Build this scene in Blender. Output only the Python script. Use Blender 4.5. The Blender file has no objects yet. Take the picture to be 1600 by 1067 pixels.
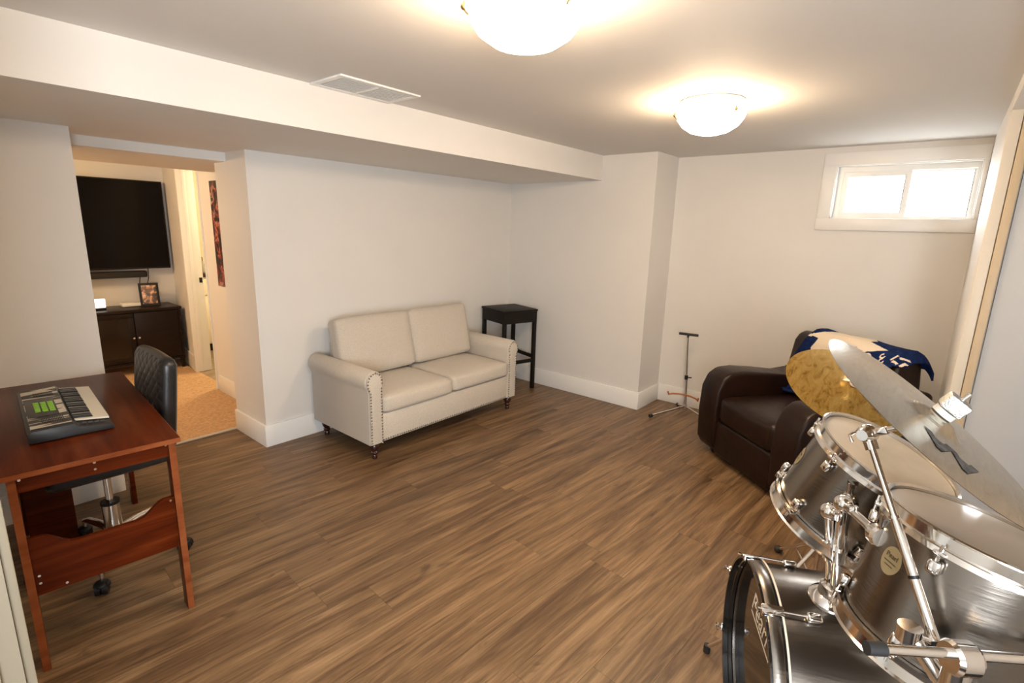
import bpy, bmesh, math, random
from mathutils import Vector, Matrix
random.seed(7)
SC = bpy.context.scene
COL = SC.collection
PI = math.pi
R = math.radians

# ------------------------------------------------------------------ camera
cam_d = bpy.data.cameras.new('camera')
cam = bpy.data.objects.new('camera', cam_d); COL.objects.link(cam)
cam_d.sensor_width = 36.0; cam_d.sensor_fit = 'HORIZONTAL'
cam_d.lens = 798.0055 * 36 / 1600
cam_d.clip_start = 0.02
_yaw, _pit, _rol = .8773, -.2176, .0294
_f = Vector((math.sin(_yaw) * math.cos(_pit), math.cos(_yaw) * math.cos(_pit), math.sin(_pit)))
_r = Vector((math.cos(_yaw), -math.sin(_yaw), 0)); _u = _r.cross(_f)
_r2 = _r * math.cos(_rol) + _u * math.sin(_rol); _u2 = -_r * math.sin(_rol) + _u * math.cos(_rol)
mw = Matrix((_r2, _u2, -_f)).transposed().to_4x4(); mw.translation = (0, 0, 1.5)
cam.matrix_world = mw
SC.camera = cam

# ------------------------------------------------------------------ world, light, exposure
W = bpy.data.worlds.new('world'); SC.world = W; W.use_nodes = True
bg = W.node_tree.nodes['Background']
bg.inputs[0].default_value = (.93, .97, 1, 1); bg.inputs[1].default_value = 26.0
SC.view_settings.view_transform = 'Standard'; SC.view_settings.look = 'None'
SC.view_settings.gamma = 1.0; SC.view_settings.use_curve_mapping = False
SC.view_settings.exposure = 0.02
LAMP_L = 73.0                      # ceiling lamp glass
LAMP_C = (1.0, .73, .46, 1)

def lamp(name, kind, loc, energy, color, size=.2, rot=None):
    l = bpy.data.lights.new(name, kind); l.energy = energy; l.color = color
    if kind == 'AREA': l.size = size
    else: l.shadow_soft_size = size
    o = bpy.data.objects.new(name, l); COL.objects.link(o); o.location = loc
    if rot: o.rotation_euler = rot
    return o
hl = lamp('rear_fill', 'AREA', (-.62, -.76, 1.22), 82, (.88, .945, 1), .9)  # unseen area light added behind the camera as cool fill
hl.rotation_euler = (Vector((1.25, 3.3, 1.75)) - Vector((-.62, -.76, 1.22))).to_track_quat('-Z', 'Y').to_euler()
lamp('family_room_lamp', 'POINT', (.25, 4.95, 1.85), 48, (1, .68, .38), .15)
lamp('bathroom_lamp', 'POINT', (2.6, 5.5, 1.95), 45, (1, .80, .5), .12)

# ------------------------------------------------------------------ helpers
WM = {}
def tag(o, label=None, cat=None, group=None, kind=None):
    if label: o['label'] = label
    if cat: o['category'] = cat
    if group: o['group'] = group
    if kind: o['kind'] = kind
    return o
def thing(name, label, cat, loc=(0, 0, 0), rz=0, group=None):
    o = bpy.data.objects.new(name, None); COL.objects.link(o)
    o.location = loc; o.rotation_euler = (0, 0, rz); o.empty_display_size = .1
    WM[o] = Matrix.Translation(loc) @ Matrix.Rotation(rz, 4, 'Z')
    return tag(o, label, cat, group)

class MB:
    def __init__(s): s.v = []; s.f = []; s.mi = []
    def add(s, vs, fs, mi=0):
        n = len(s.v); s.v += [Vector(v) for v in vs]
        for f in fs: s.f.append([i + n for i in f]); s.mi.append(mi)
        return s
    def box(s, x0, x1, y0, y1, z0, z1, M=None, mi=0):
        vs = [Vector((x, y, z)) for z in (z0, z1) for y in (y0, y1) for x in (x0, x1)]
        if M: vs = [M @ v for v in vs]
        return s.add(vs, [(0, 2, 3, 1), (4, 5, 7, 6), (0, 1, 5, 4), (2, 6, 7, 3), (0, 4, 6, 2), (1, 3, 7, 5)], mi)
    def frame(s, ax):
        ax = Vector(ax).normalized()
        a = ax.cross(Vector((0, 0, 1)))
        if a.length < 1e-4: a = Vector((1, 0, 0))
        a.normalize(); return ax, a, ax.cross(a)
    def lathe(s, prof, org, ax=(0, 0, 1), n=32, cap0=True, cap1=True, mi=0, loop=False):
        ax, a, b = s.frame(ax); org = Vector(org); vs = []; fs = []
        for r_, h in prof:
            for k in range(n):
                t = 2 * PI * k / n
                vs.append(org + ax * h + (a * math.cos(t) + b * math.sin(t)) * r_)
        m = len(prof)
        for i in range(m - 1 + (1 if loop else 0)):
            for k in range(n):
                i2 = (i + 1) % m
                fs.append((i * n + k, i * n + (k + 1) % n, i2 * n + (k + 1) % n, i2 * n + k))
        if not loop:
            if cap0: fs.append(tuple(range(n))[::-1])
            if cap1: fs.append(tuple((m - 1) * n + k for k in range(n)))
        return s.add(vs, fs, mi)
    def cyl(s, p0, p1, r0, r1=None, n=14, mi=0):
        p0 = Vector(p0); p1 = Vector(p1); d = p1 - p0
        return s.lathe([(r0, 0), (r0 if r1 is None else r1, d.length)], p0, d, n, mi=mi)
    def tube(s, pts, r_, n=8, mi=0):
        pts = [Vector(p) for p in pts]; vs = []; fs = []
        a = None
        for i, p in enumerate(pts):
            d = (pts[min(i + 1, len(pts) - 1)] - pts[max(i - 1, 0)]).normalized()
            if a is None: _, a, b = s.frame(d)
            a = (a - d * a.dot(d)).normalized(); b = d.cross(a)
            rr = r_[i] if isinstance(r_, (list, tuple)) else r_
            for k in range(n):
                t = 2 * PI * k / n; vs.append(p + (a * math.cos(t) + b * math.sin(t)) * rr)
        for i in range(len(pts) - 1):
            for k in range(n): fs.append((i * n + k, i * n + (k + 1) % n, (i + 1) * n + (k + 1) % n, (i + 1) * n + k))
        fs.append(tuple(range(n))[::-1]); fs.append(tuple((len(pts) - 1) * n + k for k in range(n)))
        return s.add(vs, fs, mi)
    def sphere(s, c, r_, nu=12, nv=8, sc=(1, 1, 1), mi=0):
        c = Vector(c); vs = [c + Vector((0, 0, -r_ * sc[2]))]; fs = []
        for j in range(1, nv):
            p = -PI / 2 + PI * j / nv
            for k in range(nu):
                t = 2 * PI * k / nu
                vs.append(c + Vector((r_ * sc[0] * math.cos(p) * math.cos(t), r_ * sc[1] * math.cos(p) * math.sin(t), r_ * sc[2] * math.sin(p))))
        vs.append(c + Vector((0, 0, r_ * sc[2])))
        for k in range(nu):
            fs.append((0, 1 + (k + 1) % nu, 1 + k)); L = len(vs) - 1
            fs.append((L, L - nu + k, L - nu + (k + 1) % nu))
        for j in range(nv - 2):
            for k in range(nu):
                fs.append((1 + j * nu + k, 1 + j * nu + (k + 1) % nu, 1 + (j + 1) * nu + (k + 1) % nu, 1 + (j + 1) * nu + k))
        return s.add(vs, fs, mi)
    def prism(s, poly, org, ux, uy, d, mi=0):
        org = Vector(org); ux = Vector(ux); uy = Vector(uy); d = Vector(d); n = len(poly)
        lo = [org + ux * p[0] + uy * p[1] for p in poly]; hi = [v + d for v in lo]
        return s.add(lo + hi, [tuple(range(n))[::-1], tuple(range(n, 2 * n))] + [(k, (k + 1) % n, n + (k + 1) % n, n + k) for k in range(n)], mi)
    def build(s, name, mat, parent=None, world=False, bevel=0, seg=2, smooth=True, ang=40, kind=None, sub=0, fix=True):
        me = bpy.data.meshes.new(name)
        M = WM[parent].inverted() if (parent is not None and world) else None
        me.from_pydata([(M @ v if M else v)[:] for v in s.v], [], s.f)
        bm = bmesh.new(); bm.from_mesh(me)
        if fix: bmesh.ops.recalc_face_normals(bm, faces=bm.faces)
        for i, f in enumerate(bm.faces):
            if i < len(s.mi): f.material_index = s.mi[i]
        if bevel:
            es = [e for e in bm.edges if len(e.link_faces) == 2 and e.calc_face_angle(0) > R(28)]
            bmesh.ops.bevel(bm, geom=es, offset=bevel, segments=seg, profile=.5, affect='EDGES', clamp_overlap=True)
        bm.to_mesh(me); bm.free()
        for m in (mat if isinstance(mat, (list, tuple)) else [mat]): me.materials.append(m)
        if smooth:
            me.shade_smooth(); me.set_sharp_from_angle(angle=R(ang))
        o = bpy.data.objects.new(name, me); COL.objects.link(o)
        if parent is not None: o.parent = parent; WM[o] = WM[parent]
        else: WM[o] = Matrix()
        if sub:
            md = o.modifiers.new('sub', 'SUBSURF'); md.levels = sub; md.render_levels = sub
        if kind: o['kind'] = kind
        return o
def bx(name, mat, parent, x0, x1, y0, y1, z0, z1, bevel=0, **k):
    return MB().box(x0, x1, y0, y1, z0, z1).build(name, mat, parent, bevel=bevel, **k)
def struct(name, mb, mat, bevel=0, parent=None):
    return mb.build(name, mat, parent, bevel=bevel, kind='structure', smooth=bevel > 0)
def sbox(name, mat, x0, x1, y0, y1, z0, z1, bevel=0, parent=None):
    return struct(name, MB().box(x0, x1, y0, y1, z0, z1), mat, bevel, parent)
def cushion(name, mat, parent, c, size, bulge=(.0, .0, .02), rad=.04, M=None, sub=2, world=False):
    """soft box: rounded, puffed toward the middle of each face"""
    n = 14; mb = MB(); hx, hy, hz = (q / 2 for q in size); bm = bmesh.new()
    bmesh.ops.create_cube(bm, size=2.0)
    bmesh.ops.subdivide_edges(bm, edges=bm.edges[:], cuts=n - 1, use_grid_fill=True)
    vs = []
    for v in bm.verts:
        p = [v.co.x * hx, v.co.y * hy, v.co.z * hz]; h = (hx, hy, hz)
        q = [max(-(h[i] - rad), min(h[i] - rad, p[i])) for i in range(3)]
        d = Vector([p[i] - q[i] for i in range(3)])
        if d.length > 1e-9:
            d = d.normalized() * rad
        p = Vector(q) + d
        fx, fy, fz = (1 - min(1, abs(p[i] / h[i])) ** 2 for i in range(3))
        p.x += (1 if p.x > 0 else -1) * bulge[0] * fy * fz * (abs(p.x) / hx) ** 2
        p.y += (1 if p.y > 0 else -1) * bulge[1] * fx * fz * (abs(p.y) / hy) ** 2
        p.z += (1 if p.z > 0 else -1) * bulge[2] * fx * fy * (abs(p.z) / hz) ** 2
        p = (M @ p if M else p) + Vector(c)
        vs.append(p); 
    bm.verts.index_update()
    mb.add(vs, [[v.index for v in f.verts] for f in bm.faces]); bm.free()
    return mb.build(name, mat, parent, ang=80, world=world)
def text_mesh(name, body, size, M, mat, parent=None, extrude=.0005, align='CENTER', shear=0, offset=0):
    cu = bpy.data.curves.new(name, 'FONT'); cu.body = body; cu.size = size; cu.extrude = extrude
    cu.align_x = align; cu.align_y = 'CENTER'; cu.shear = shear; cu.offset = offset; cu.resolution_u = 3
    to = bpy.data.objects.new(name, cu); COL.objects.link(to)
    dg = bpy.context.evaluated_depsgraph_get(); dg.update()
    me = bpy.data.meshes.new_from_object(to.evaluated_get(dg))
    bpy.data.objects.remove(to); me.transform((WM[parent].inverted() if parent else Matrix()) @ M)
    me.materials.clear(); me.materials.append(mat)
    o = bpy.data.objects.new(name, me); COL.objects.link(o)
    if parent: o.parent = parent; WM[o] = WM[parent]
    return o

# ------------------------------------------------------------------ materials
def nm(name):
    m = bpy.data.materials.new(name); m.use_nodes = True; nt = m.node_tree
    return m, nt, nt.nodes['Principled BSDF']
def nd(nt, t, **k):
    n = nt.nodes.new(t)
    for a, b in k.items(): setattr(n, a, b)
    return n
def ramp(nt, stops):
    n = nt.nodes.new('ShaderNodeValToRGB'); e = n.color_ramp.elements
    e[0].position, e[0].color = stops[0][0], (*stops[0][1], 1)
    e[1].position, e[1].color = stops[-1][0], (*stops[-1][1], 1)
    for p, c in stops[1:-1]:
        q = e.new(p); q.color = (*c, 1)
    return n
def noise_chain(nt, scale, stretch=(1, 1, 1), detail=4, rough=.55, rnd=False, coord='Object', dist=0):
    tc = nd(nt, 'ShaderNodeTexCoord'); mp = nd(nt, 'ShaderNodeMapping'); mp.inputs['Scale'].default_value = stretch
    nt.links.new(tc.outputs[coord], mp.inputs[0])
    src = mp.outputs[0]
    if rnd:
        oi = nd(nt, 'ShaderNodeObjectInfo'); ml = nd(nt, 'ShaderNodeMath', operation='MULTIPLY'); ml.inputs[1].default_value = 37.0
        nt.links.new(oi.outputs['Random'], ml.inputs[0])
        ad = nd(nt, 'ShaderNodeVectorMath', operation='ADD'); nt.links.new(mp.outputs[0], ad.inputs[0]); nt.links.new(ml.outputs[0], ad.inputs[1]); src = ad.outputs[0]
    n = nd(nt, 'ShaderNodeTexNoise'); n.inputs['Scale'].default_value = scale; n.inputs['Detail'].default_value = detail
    n.inputs['Roughness'].default_value = rough; n.inputs['Distortion'].default_value = dist
    nt.links.new(src, n.inputs['Vector']); return n
def mat(name, col, rough=.5, metal=0, var=.0, vscale=8, bump=0, bscale=60, stretch=(1, 1, 1), coat=0, spec=.5, bstretch=None):
    m, nt, b = nm(name)
    b.inputs['Base Color'].default_value = (*col, 1); b.inputs['Roughness'].default_value = rough
    b.inputs['Metallic'].default_value = metal; b.inputs['Coat Weight'].default_value = coat
    b.inputs['Specular IOR Level'].default_value = spec
    if var:
        n = noise_chain(nt, vscale, stretch)
        rp = ramp(nt, [(.3, tuple(c * (1 - var) for c in col)), (.7, tuple(min(1, c * (1 + var)) for c in col))])
        nt.links.new(n.outputs[0], rp.inputs[0]); nt.links.new(rp.outputs[0], b.inputs['Base Color'])
    if bump:
        n = noise_chain(nt, bscale, bstretch or stretch, 3)
        bp = nd(nt, 'ShaderNodeBump'); bp.inputs['Strength'].default_value = bump; bp.inputs['Distance'].default_value = .01
        nt.links.new(n.outputs[0], bp.inputs['Height']); nt.links.new(bp.outputs[0], b.inputs['Normal'])
    return m
def wood(name, c0, c1, c2, stretch, scale=3, rough=.35, coat=0):
    m, nt, b = nm(name); b.inputs['Specular IOR Level'].default_value = .1
    n = noise_chain(nt, scale, stretch, 6, .6, dist=.6); rp = ramp(nt, [(.3, c0), (.5, c1), (.72, c2)])
    nt.links.new(n.outputs[0], rp.inputs[0]); nt.links.new(rp.outputs[0], b.inputs['Base Color'])
    b.inputs['Roughness'].default_value = rough; b.inputs['Coat Weight'].default_value = coat
    return m
def emit(name, col, s):
    m, nt, b = nm(name); b.inputs['Base Color'].default_value = (.8, .8, .8, 1)
    b.inputs['Emission Color'].default_value = (*col[:3], 1); b.inputs['Emission Strength'].default_value = s
    return m

M_WALL = mat('wall_paint', (.74, .715, .68), .62, var=.015, vscale=3, bump=.03, bscale=180)
M_CEIL = mat('ceiling_paint', (.70, .675, .645), .75, var=.015, vscale=2, bump=.04, bscale=220)
M_TRIM = mat('trim_paint', (.83, .815, .79), .35, bump=.01, bscale=90)
M_DOORP = mat('door_paint', (.50, .51, .52), .5, var=.01)
M_YEL = mat('bathroom_paint', (.80, .72, .52), .6)
M_BLACK = mat('matte_black', (.009, .008, .008), .45, spec=.3)
M_RUB = mat('black_rubber', (.015, .015, .016), .6)
M_CHROME = mat('chrome', (.82, .80, .78), .09, 1)
M_STEEL = mat('brushed_steel', (.235, .210, .185), .25, 1, var=.05, vscale=4, bump=.035, bscale=14, bstretch=(1, 1, 14))
M_NICKEL = mat('hoop_steel', (.74, .71, .67), .14, 1)
M_BRASS = mat('antique_brass', (.42, .30, .13), .35, 1)

# plank floor material: one long grain per plank
def plank_mat():
    m, nt, b = nm('vinyl_plank')
    g = noise_chain(nt, 1.0, (1.1, 15, 1), 6, .66, rnd=True, dist=1.3)
    rp = ramp(nt, [(.24, (.046, .024, .012)), (.40, (.124, .070, .034)), (.52, (.198, .118, .058)), (.64, (.27, .170, .089)), (.80, (.355, .238, .136))])
    nt.links.new(g.outputs[0], rp.inputs[0])
    f = noise_chain(nt, 1.0, (5, 120, 1), 4, .6, rnd=True); fr = ramp(nt, [(.3, (.50, .49, .48)), (.62, (1.10, 1.10, 1.10))])
    nt.links.new(f.outputs[0], fr.inputs[0])
    mx = nd(nt, 'ShaderNodeMix', data_type='RGBA', blend_type='MULTIPLY'); mx.inputs[0].default_value = .75
    nt.links.new(rp.outputs[0], mx.inputs[6]); nt.links.new(fr.outputs[0], mx.inputs[7])
    k = noise_chain(nt, 1.0, (2.2, 7, 1), 2, .5, rnd=True, dist=3); kr = ramp(nt, [(.24, (.45, .42, .40)), (.34, (1, 1, 1))])
    nt.links.new(k.outputs[0], kr.inputs[0])
    m3 = nd(nt, 'ShaderNodeMix', data_type='RGBA', blend_type='MULTIPLY'); m3.inputs[0].default_value = .8
    nt.links.new(mx.outputs[2], m3.inputs[6]); nt.links.new(kr.outputs[0], m3.inputs[7])
    oi = nd(nt, 'ShaderNodeObjectInfo'); mr = nd(nt, 'ShaderNodeMapRange'); mr.inputs[3].default_value = .92; mr.inputs[4].default_value = 1.09
    nt.links.new(oi.outputs['Random'], mr.inputs[0])
    hs = nd(nt, 'ShaderNodeHueSaturation'); nt.links.new(mr.outputs[0], hs.inputs['Value']); nt.links.new(m3.outputs[2], hs.inputs['Color'])
    nt.links.new(hs.outputs[0], b.inputs['Base Color'])
    b.inputs['Roughness'].default_value = .42; b.inputs['Specular IOR Level'].default_value = .45
    bp = nd(nt, 'ShaderNodeBump'); bp.inputs['Strength'].default_value = .12; bp.inputs['Distance'].default_value = .004
    nt.links.new(f.outputs[0], bp.inputs['Height']); nt.links.new(bp.outputs[0], b.inputs['Normal'])
    return m
M_PLANK = plank_mat()
M_SUB = mat('dark_joint', (.02, .014, .01), .8)
M_CARPET = mat('beige_carpet', (.60, .375, .20), .95, var=.22, vscale=60, bump=.6, bscale=240)

# ------------------------------------------------------------------ the setting
H, HS = 2.118, 1.919
XL, X0, XP, XW = .624, 1.44, 3.935, 4.341
YS, YB, YP, YF, YR = 3.336, 3.80, 1.846, 2.336, -.11
WL = .045                                             # face of the left wall
floor = sbox('floor', M_SUB, -1.35, XW + .1, -1.1, YB, -.05, -.0105); WM[floor] = Matrix()
# planks, laid a few degrees off the walls
PA = R(-4); PW, PL = .181, 1.22
def clip(poly, ax, val, keep_less):
    out = []
    for i, p in enumerate(poly):
        q = poly[(i + 1) % len(poly)]; a = (p[ax] <= val) == keep_less or p[ax] == val; b_ = (q[ax] <= val) == keep_less or q[ax] == val
        if a: out.append(p)
        if a != b_:
            t = (val - p[ax]) / (q[ax] - p[ax]); out.append(tuple(p[j] + (q[j] - p[j]) * t for j in (0, 1)))
    return out
ca, sa = math.cos(PA), math.sin(PA)
full = None
FX0, FX1, FY0, FY1 = -.08, XW, -.6, YB
for row in range(-14, 32):
    off = random.random() * PL
    for k in range(-3, 6):
        cx, cy = k * PL + off, row * PW
        g = .0005; hx, hy = PL / 2 - g, PW / 2 - g
        loc = [(-hx, -hy), (hx, -hy), (hx, hy), (-hx, hy)]
        wc = (cx * ca - cy * sa, cx * sa + cy * ca)
        wp = [(wc[0] + x * ca - y * sa, wc[1] + x * sa + y * ca) for x, y in loc]
        cp = wp
        for ax, v, less in ((0, FX1, True), (0, FX0, False), (1, FY1, True), (1, FY0, False)):
            if cp: cp = clip(cp, ax, v, less)
        if not cp or len(cp) < 3: continue
        area = abs(sum(cp[i][0] * cp[(i + 1) % len(cp)][1] - cp[(i + 1) % len(cp)][0] * cp[i][1] for i in range(len(cp)))) / 2
        if area < .004: continue
        if min(p[0] for p in cp) > XP + .02 and min(p[1] for p in cp) > YP + .02: continue      # inside the pier
        if min(p[0] for p in cp) > X0 + .02 and min(p[1] for p in cp) > YS + .02: continue
        if max(p[0] for p in cp) < XL - .02 and min(p[1] for p in cp) > YS + .02: continue
        isfull = area > (4 * hx * hy) * .9999
        if isfull and full: me = full
        else:
            lp = loc if isfull else [((p[0] - wc[0]) * ca + (p[1] - wc[1]) * sa, -(p[0] - wc[0]) * sa + (p[1] - wc[1]) * ca) for p in cp]
            mb = MB().prism(lp, (0, 0, -.01), (1, 0, 0), (0, 1, 0), (0, 0, .01))
            me = bpy.data.meshes.new('plank'); me.from_pydata([v[:] for v in mb.v], [], mb.f)
            bm = bmesh.new(); bm.from_mesh(me); bmesh.ops.recalc_face_normals(bm, faces=bm.faces); bm.to_mesh(me); bm.free()
            me.materials.append(M_PLANK)
            if isfull: full = me
        o = bpy.data.objects.new('plank', me); COL.objects.link(o); o.location = (wc[0], wc[1], 0); o.rotation_euler = (0, 0, PA); o.parent = floor
sbox('floor_carpet', M_CARPET, -.7, 1.78, YB + .012, 6.3, -.05, .008)
sbox('trim_1', mat('threshold_strip', (.62, .58, .50), .35, .6), XL, X0, YB - .012, YB + .014, 0, .012, bevel=.004)
sbox('ceiling', M_CEIL, -1.4, XW + .12, -1.1, YF + .3, H, H + .08)
sbox('ceiling_bulkhead', M_WALL, WL - .1, XP + .02, YF, YS + .02, HS, H + .02)
sbox('ceiling_bulkhead_opening', M_WALL, XL - .02, X0 + .02, YS + .02, 3.62, HS, H + .02)
sbox('ceiling_header', M_WALL, WL, 1.72, 3.62, 4.55, 1.865, H + .02)
sbox('ceiling_family_room', M_CEIL, -.7, 1.95, 4.55, 6.4, 2.03, 2.13)
sbox('wall_back', M_WALL, X0, XP + .02, YS, YB, 0, HS + .05)
sbox('wall_back_stub', M_WALL, WL - .12, XL, YS, YB, 0, HS + .05)
sbox('wall_pier', M_WALL, XP, XW + .1, YP, YS + .3, 0, H + .02)
sbox('wall_left', M_WALL, WL - .12, WL, 1.40, YS, 0, H + .02)
sbox('wall_hall_rear', M_WALL, -1.4, -1.3, -1.1, 2.1, 0, H + .02)
sbox('wall_hall_end', M_WALL, -1.3, WL - .12, 2.0, 2.1, 0, H + .02)
sbox('wall_alcove', M_WALL, -1.3, XW, -1.1, -1.0, 0, H + .02)
# right wall: stub, header over the opening, jamb, stop, door leaf
sbox('wall_right', M_WALL, 3.10, XW + .1, -.23, YR, 0, H + .02)
sbox('trim_2', M_TRIM, .3, 3.10, -.23, YR, 2.043, H + .02)
sbox('trim_3', mat('cream_jamb', (.68, .61, .50), .4), 3.085, 3.10, -.15, YR, 0, 2.043, bevel=.002)
sbox('trim_4', mat('tan_stop', (.56, .43, .27), .45), 3.075, 3.10, -.185, -.153, 0, 2.043, bevel=.003)
d2 = sbox('door_2', M_DOORP, 3.085, 3.12, -.96, -.19, .012, 2.03, bevel=.002)
# near doorway at the left edge: jamb, stop and casing on the end of the left wall
M_JAMB = mat('tan_jamb_paint', (.27, .23, .165), .5)
sbox('trim_5', M_JAMB, WL - .13, WL, 1.382, 1.40, 0, 2.03)
sbox('trim_6', M_JAMB, WL - .075, WL - .035, 1.37, 1.382, 0, 2.03, bevel=.002)
sbox('trim_7', M_JAMB, WL, WL + .018, 1.392, 1.46, 0, 2.07, bevel=.003)
# window wall with its opening
wy0, wy1, wz0, wz1 = YR, .686, 1.637, 1.995
mb = MB()
mb.box(XW, XW + .25, YR - .12, YP + .02, 0, wz0); mb.box(XW, XW + .25, YR - .12, YP + .02, wz1, H + .02)
mb.box(XW, XW + .25, wy1, YP + .02, wz0, wz1); mb.box(XW, XW + .25, YR - .12, -.085, wz0, wz1)
struct('wall_window', mb, M_WALL)
win = tag(bpy.data.objects.new('window_1', None), kind='structure'); COL.objects.link(win); WM[win] = Matrix()
cs = .018
bx('casing', M_TRIM, win, XW - cs, XW, YR + .002, .768, 1.995, 2.077, bevel=.002)
bx('casing', M_TRIM, win, XW - cs, XW, YR + .002, .768, 1.555, 1.637, bevel=.002)
bx('casing', M_TRIM, win, XW - cs, XW, .686, .768, 1.637, 1.995, bevel=.002)
bx('casing', M_TRIM, win, XW - cs, XW, YR + .002, -.085, 1.637, 1.995, bevel=.002)
M_VINYL = mat('white_vinyl', (.82, .82, .80), .3)
fx0, fx1 = XW + .06, XW + .13
mb = MB(); y0, y1, z0, z1 = -.083, .684, 1.639, 1.993
mb.box(fx0, fx1, y0, y1, z0, z0 + .012); mb.box(fx0, fx1, y0, y1, z1 - .040, z1); mb.box(fx0, fx1, y0, y0 + .022, z0 + .012, z1 - .040); mb.box(fx0, fx1, y1 - .035, y1, z0 + .012, z1 - .040)
mb.box(XW, fx0, y0, y1, z0 - .002, z0 + .004); mb.box(XW, fx0, y0, y1, z1 - .004, z1 + .002); mb.box(XW, fx0, y1 - .004, y1 + .002, z0, z1); mb.box(XW, fx0, y0 - .002, y0 + .004, z0, z1)
mb.build('window_frame', M_VINYL, win)
def sash(ya, yb, xa, xb, name, w):
    s_ = MB(); za, zb = z0 + .012, z1 - .040
    s_.box(xa, xb, ya, yb, za, za + w); s_.box(xa, xb, ya, yb, zb - w, zb); s_.box(xa, xb, ya, ya + w, za + w, zb - w); s_.box(xa, xb, yb - w, yb, za + w, zb - w)
    o = s_.build(name, M_VINYL, win)
    g_, nt, b = nm('window_glass'); tr = nd(nt, 'ShaderNodeBsdfTransparent'); gl = nd(nt, 'ShaderNodeBsdfGlossy'); gl.inputs['Roughness'].default_value = .03
    mxs = nd(nt, 'ShaderNodeMixShader'); mxs.inputs[0].default_value = .06
    nt.links.new(tr.outputs[0], mxs.inputs[1]); nt.links.new(gl.outputs[0], mxs.inputs[2]); nt.links.new(mxs.outputs[0], nt.nodes['Material Output'].inputs[0])
    bx('pane', g_, o, (xa + xb) / 2 - .002, (xa + xb) / 2 + .002, ya + w, yb - w, za + w, zb - w)
    bx('gasket', M_BLACK, o, xa - .001, xa + .004, ya + w - .001, ya + w + .003, za + w, zb - w)
    return o
sash(.262, .649, XW + .065, XW + .092, 'sliding_sash', .032)
sash(-.061, .28, XW + .098, XW + .125, 'fixed_sash', .010)
sbox('ground_outside', mat('pale_gravel', (.75, .75, .72), .9, var=.2, vscale=30), XW + .25, XW + 6, -4, 5, 1.3, 1.5)
# baseboards
HB, TB = .153, .015
sbox('baseboard_back', M_TRIM, X0 - TB, XP, YS - TB, YS, 0, HB, bevel=.003)
sbox('baseboard_opening', M_TRIM, X0 - TB, X0, YS, YB, 0, HB, bevel=.003)
sbox('baseboard_back_stub', M_TRIM, WL, XL + TB, YS - TB, YS, 0, HB, bevel=.003)
sbox('baseboard_stub_end', M_TRIM, XL, XL + TB, YS, YB, 0, HB, bevel=.003)
sbox('baseboard_pier', M_TRIM, XP - TB, XP, YP - TB, YS - TB, 0, HB, bevel=.003)
sbox('baseboard_pier_return', M_TRIM, XP, XW - TB, YP - TB, YP, 0, HB, bevel=.003)
sbox('baseboard_window', M_TRIM, XW - TB, XW, YR, YP, 0, HB, bevel=.003)
sbox('baseboard_left', M_TRIM, WL, WL + TB, 1.46, YS - TB, 0, HB, bevel=.003)
sbox('baseboard_right', M_TRIM, 3.11, XW - TB, YR, YR + TB, 0, HB, bevel=.003)
# the family room beyond the opening
M_WALL2 = M_WALL
sbox('wall_poster', M_WALL2, 1.70, 1.80, YB, 4.84, 0, 2.1)
sbox('baseboard_poster', M_TRIM, 1.685, 1.70, YB, 4.80, .008, HB, bevel=.003)
sbox('trim_8', M_TRIM, 1.69, 1.83, 4.84, 4.86, .008, 2.0)
mb = MB().prism([(1.775, 5.57), (1.90, 5.57), (1.99, 6.3), (1.87, 6.3)], (0, 0, 0), (1, 0, 0), (0, 1, 0), (0, 0, 2.1)); struct('wall_tv_side', mb, M_WALL2)
mb = MB().prism([(1.76, 5.57), (1.776, 5.57), (1.867, 6.25), (1.852, 6.25)], (0, 0, .008), (1, 0, 0), (0, 1, 0), (0, 0, HB)); struct('baseboard_tv_side', mb, M_TRIM)
sbox('trim_9', M_TRIM, 1.757, 1.905, 5.548, 5.57, .008, 2.1, bevel=.003)
sbox('trim_10', M_TRIM, 1.80, 1.83, 5.540, 5.548, .008, 2.1, bevel=.002)
pl = bx('latch_plate', M_BLACK, None, 1.868, 1.896, 5.543, 5.548, .895, .945, bevel=.002); tag(pl, 'small black latch plate on the white door jamb beside the television', 'latch')
sbox('wall_tv', M_WALL2, -.7, 1.88, 6.25, 6.35, 0, 2.1)
sbox('wall_family_left', M_WALL2, -.8, -.7, YB, 6.35, 0, 2.15)
sbox('wall_family_front', M_WALL2, -.7, WL - .05, YB - .08, YB + .02, 0, 2.15)
sbox('ceiling_bathroom', M_CEIL, 1.78, 3.4, 4.5, 7.0, 2.1, 2.16)
sbox('floor_bathroom', mat('bath_floor', (.30, .22, .14), .4, var=.35, vscale=2, stretch=(2, 12, 1)), 1.78, 3.4, 4.5, 7.0, -.05, .004)
sbox('wall_bathroom_back', M_YEL, 1.9, 3.4, 6.9, 7.0, 0, 2.1)
sbox('wall_bathroom_right', M_YEL, 3.3, 3.4, 4.5, 6.9, 0, 2.1)
sbox('wall_bathroom_front', M_YEL, 1.80, 3.3, 4.5, 4.6, 0, 2.1)

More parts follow.
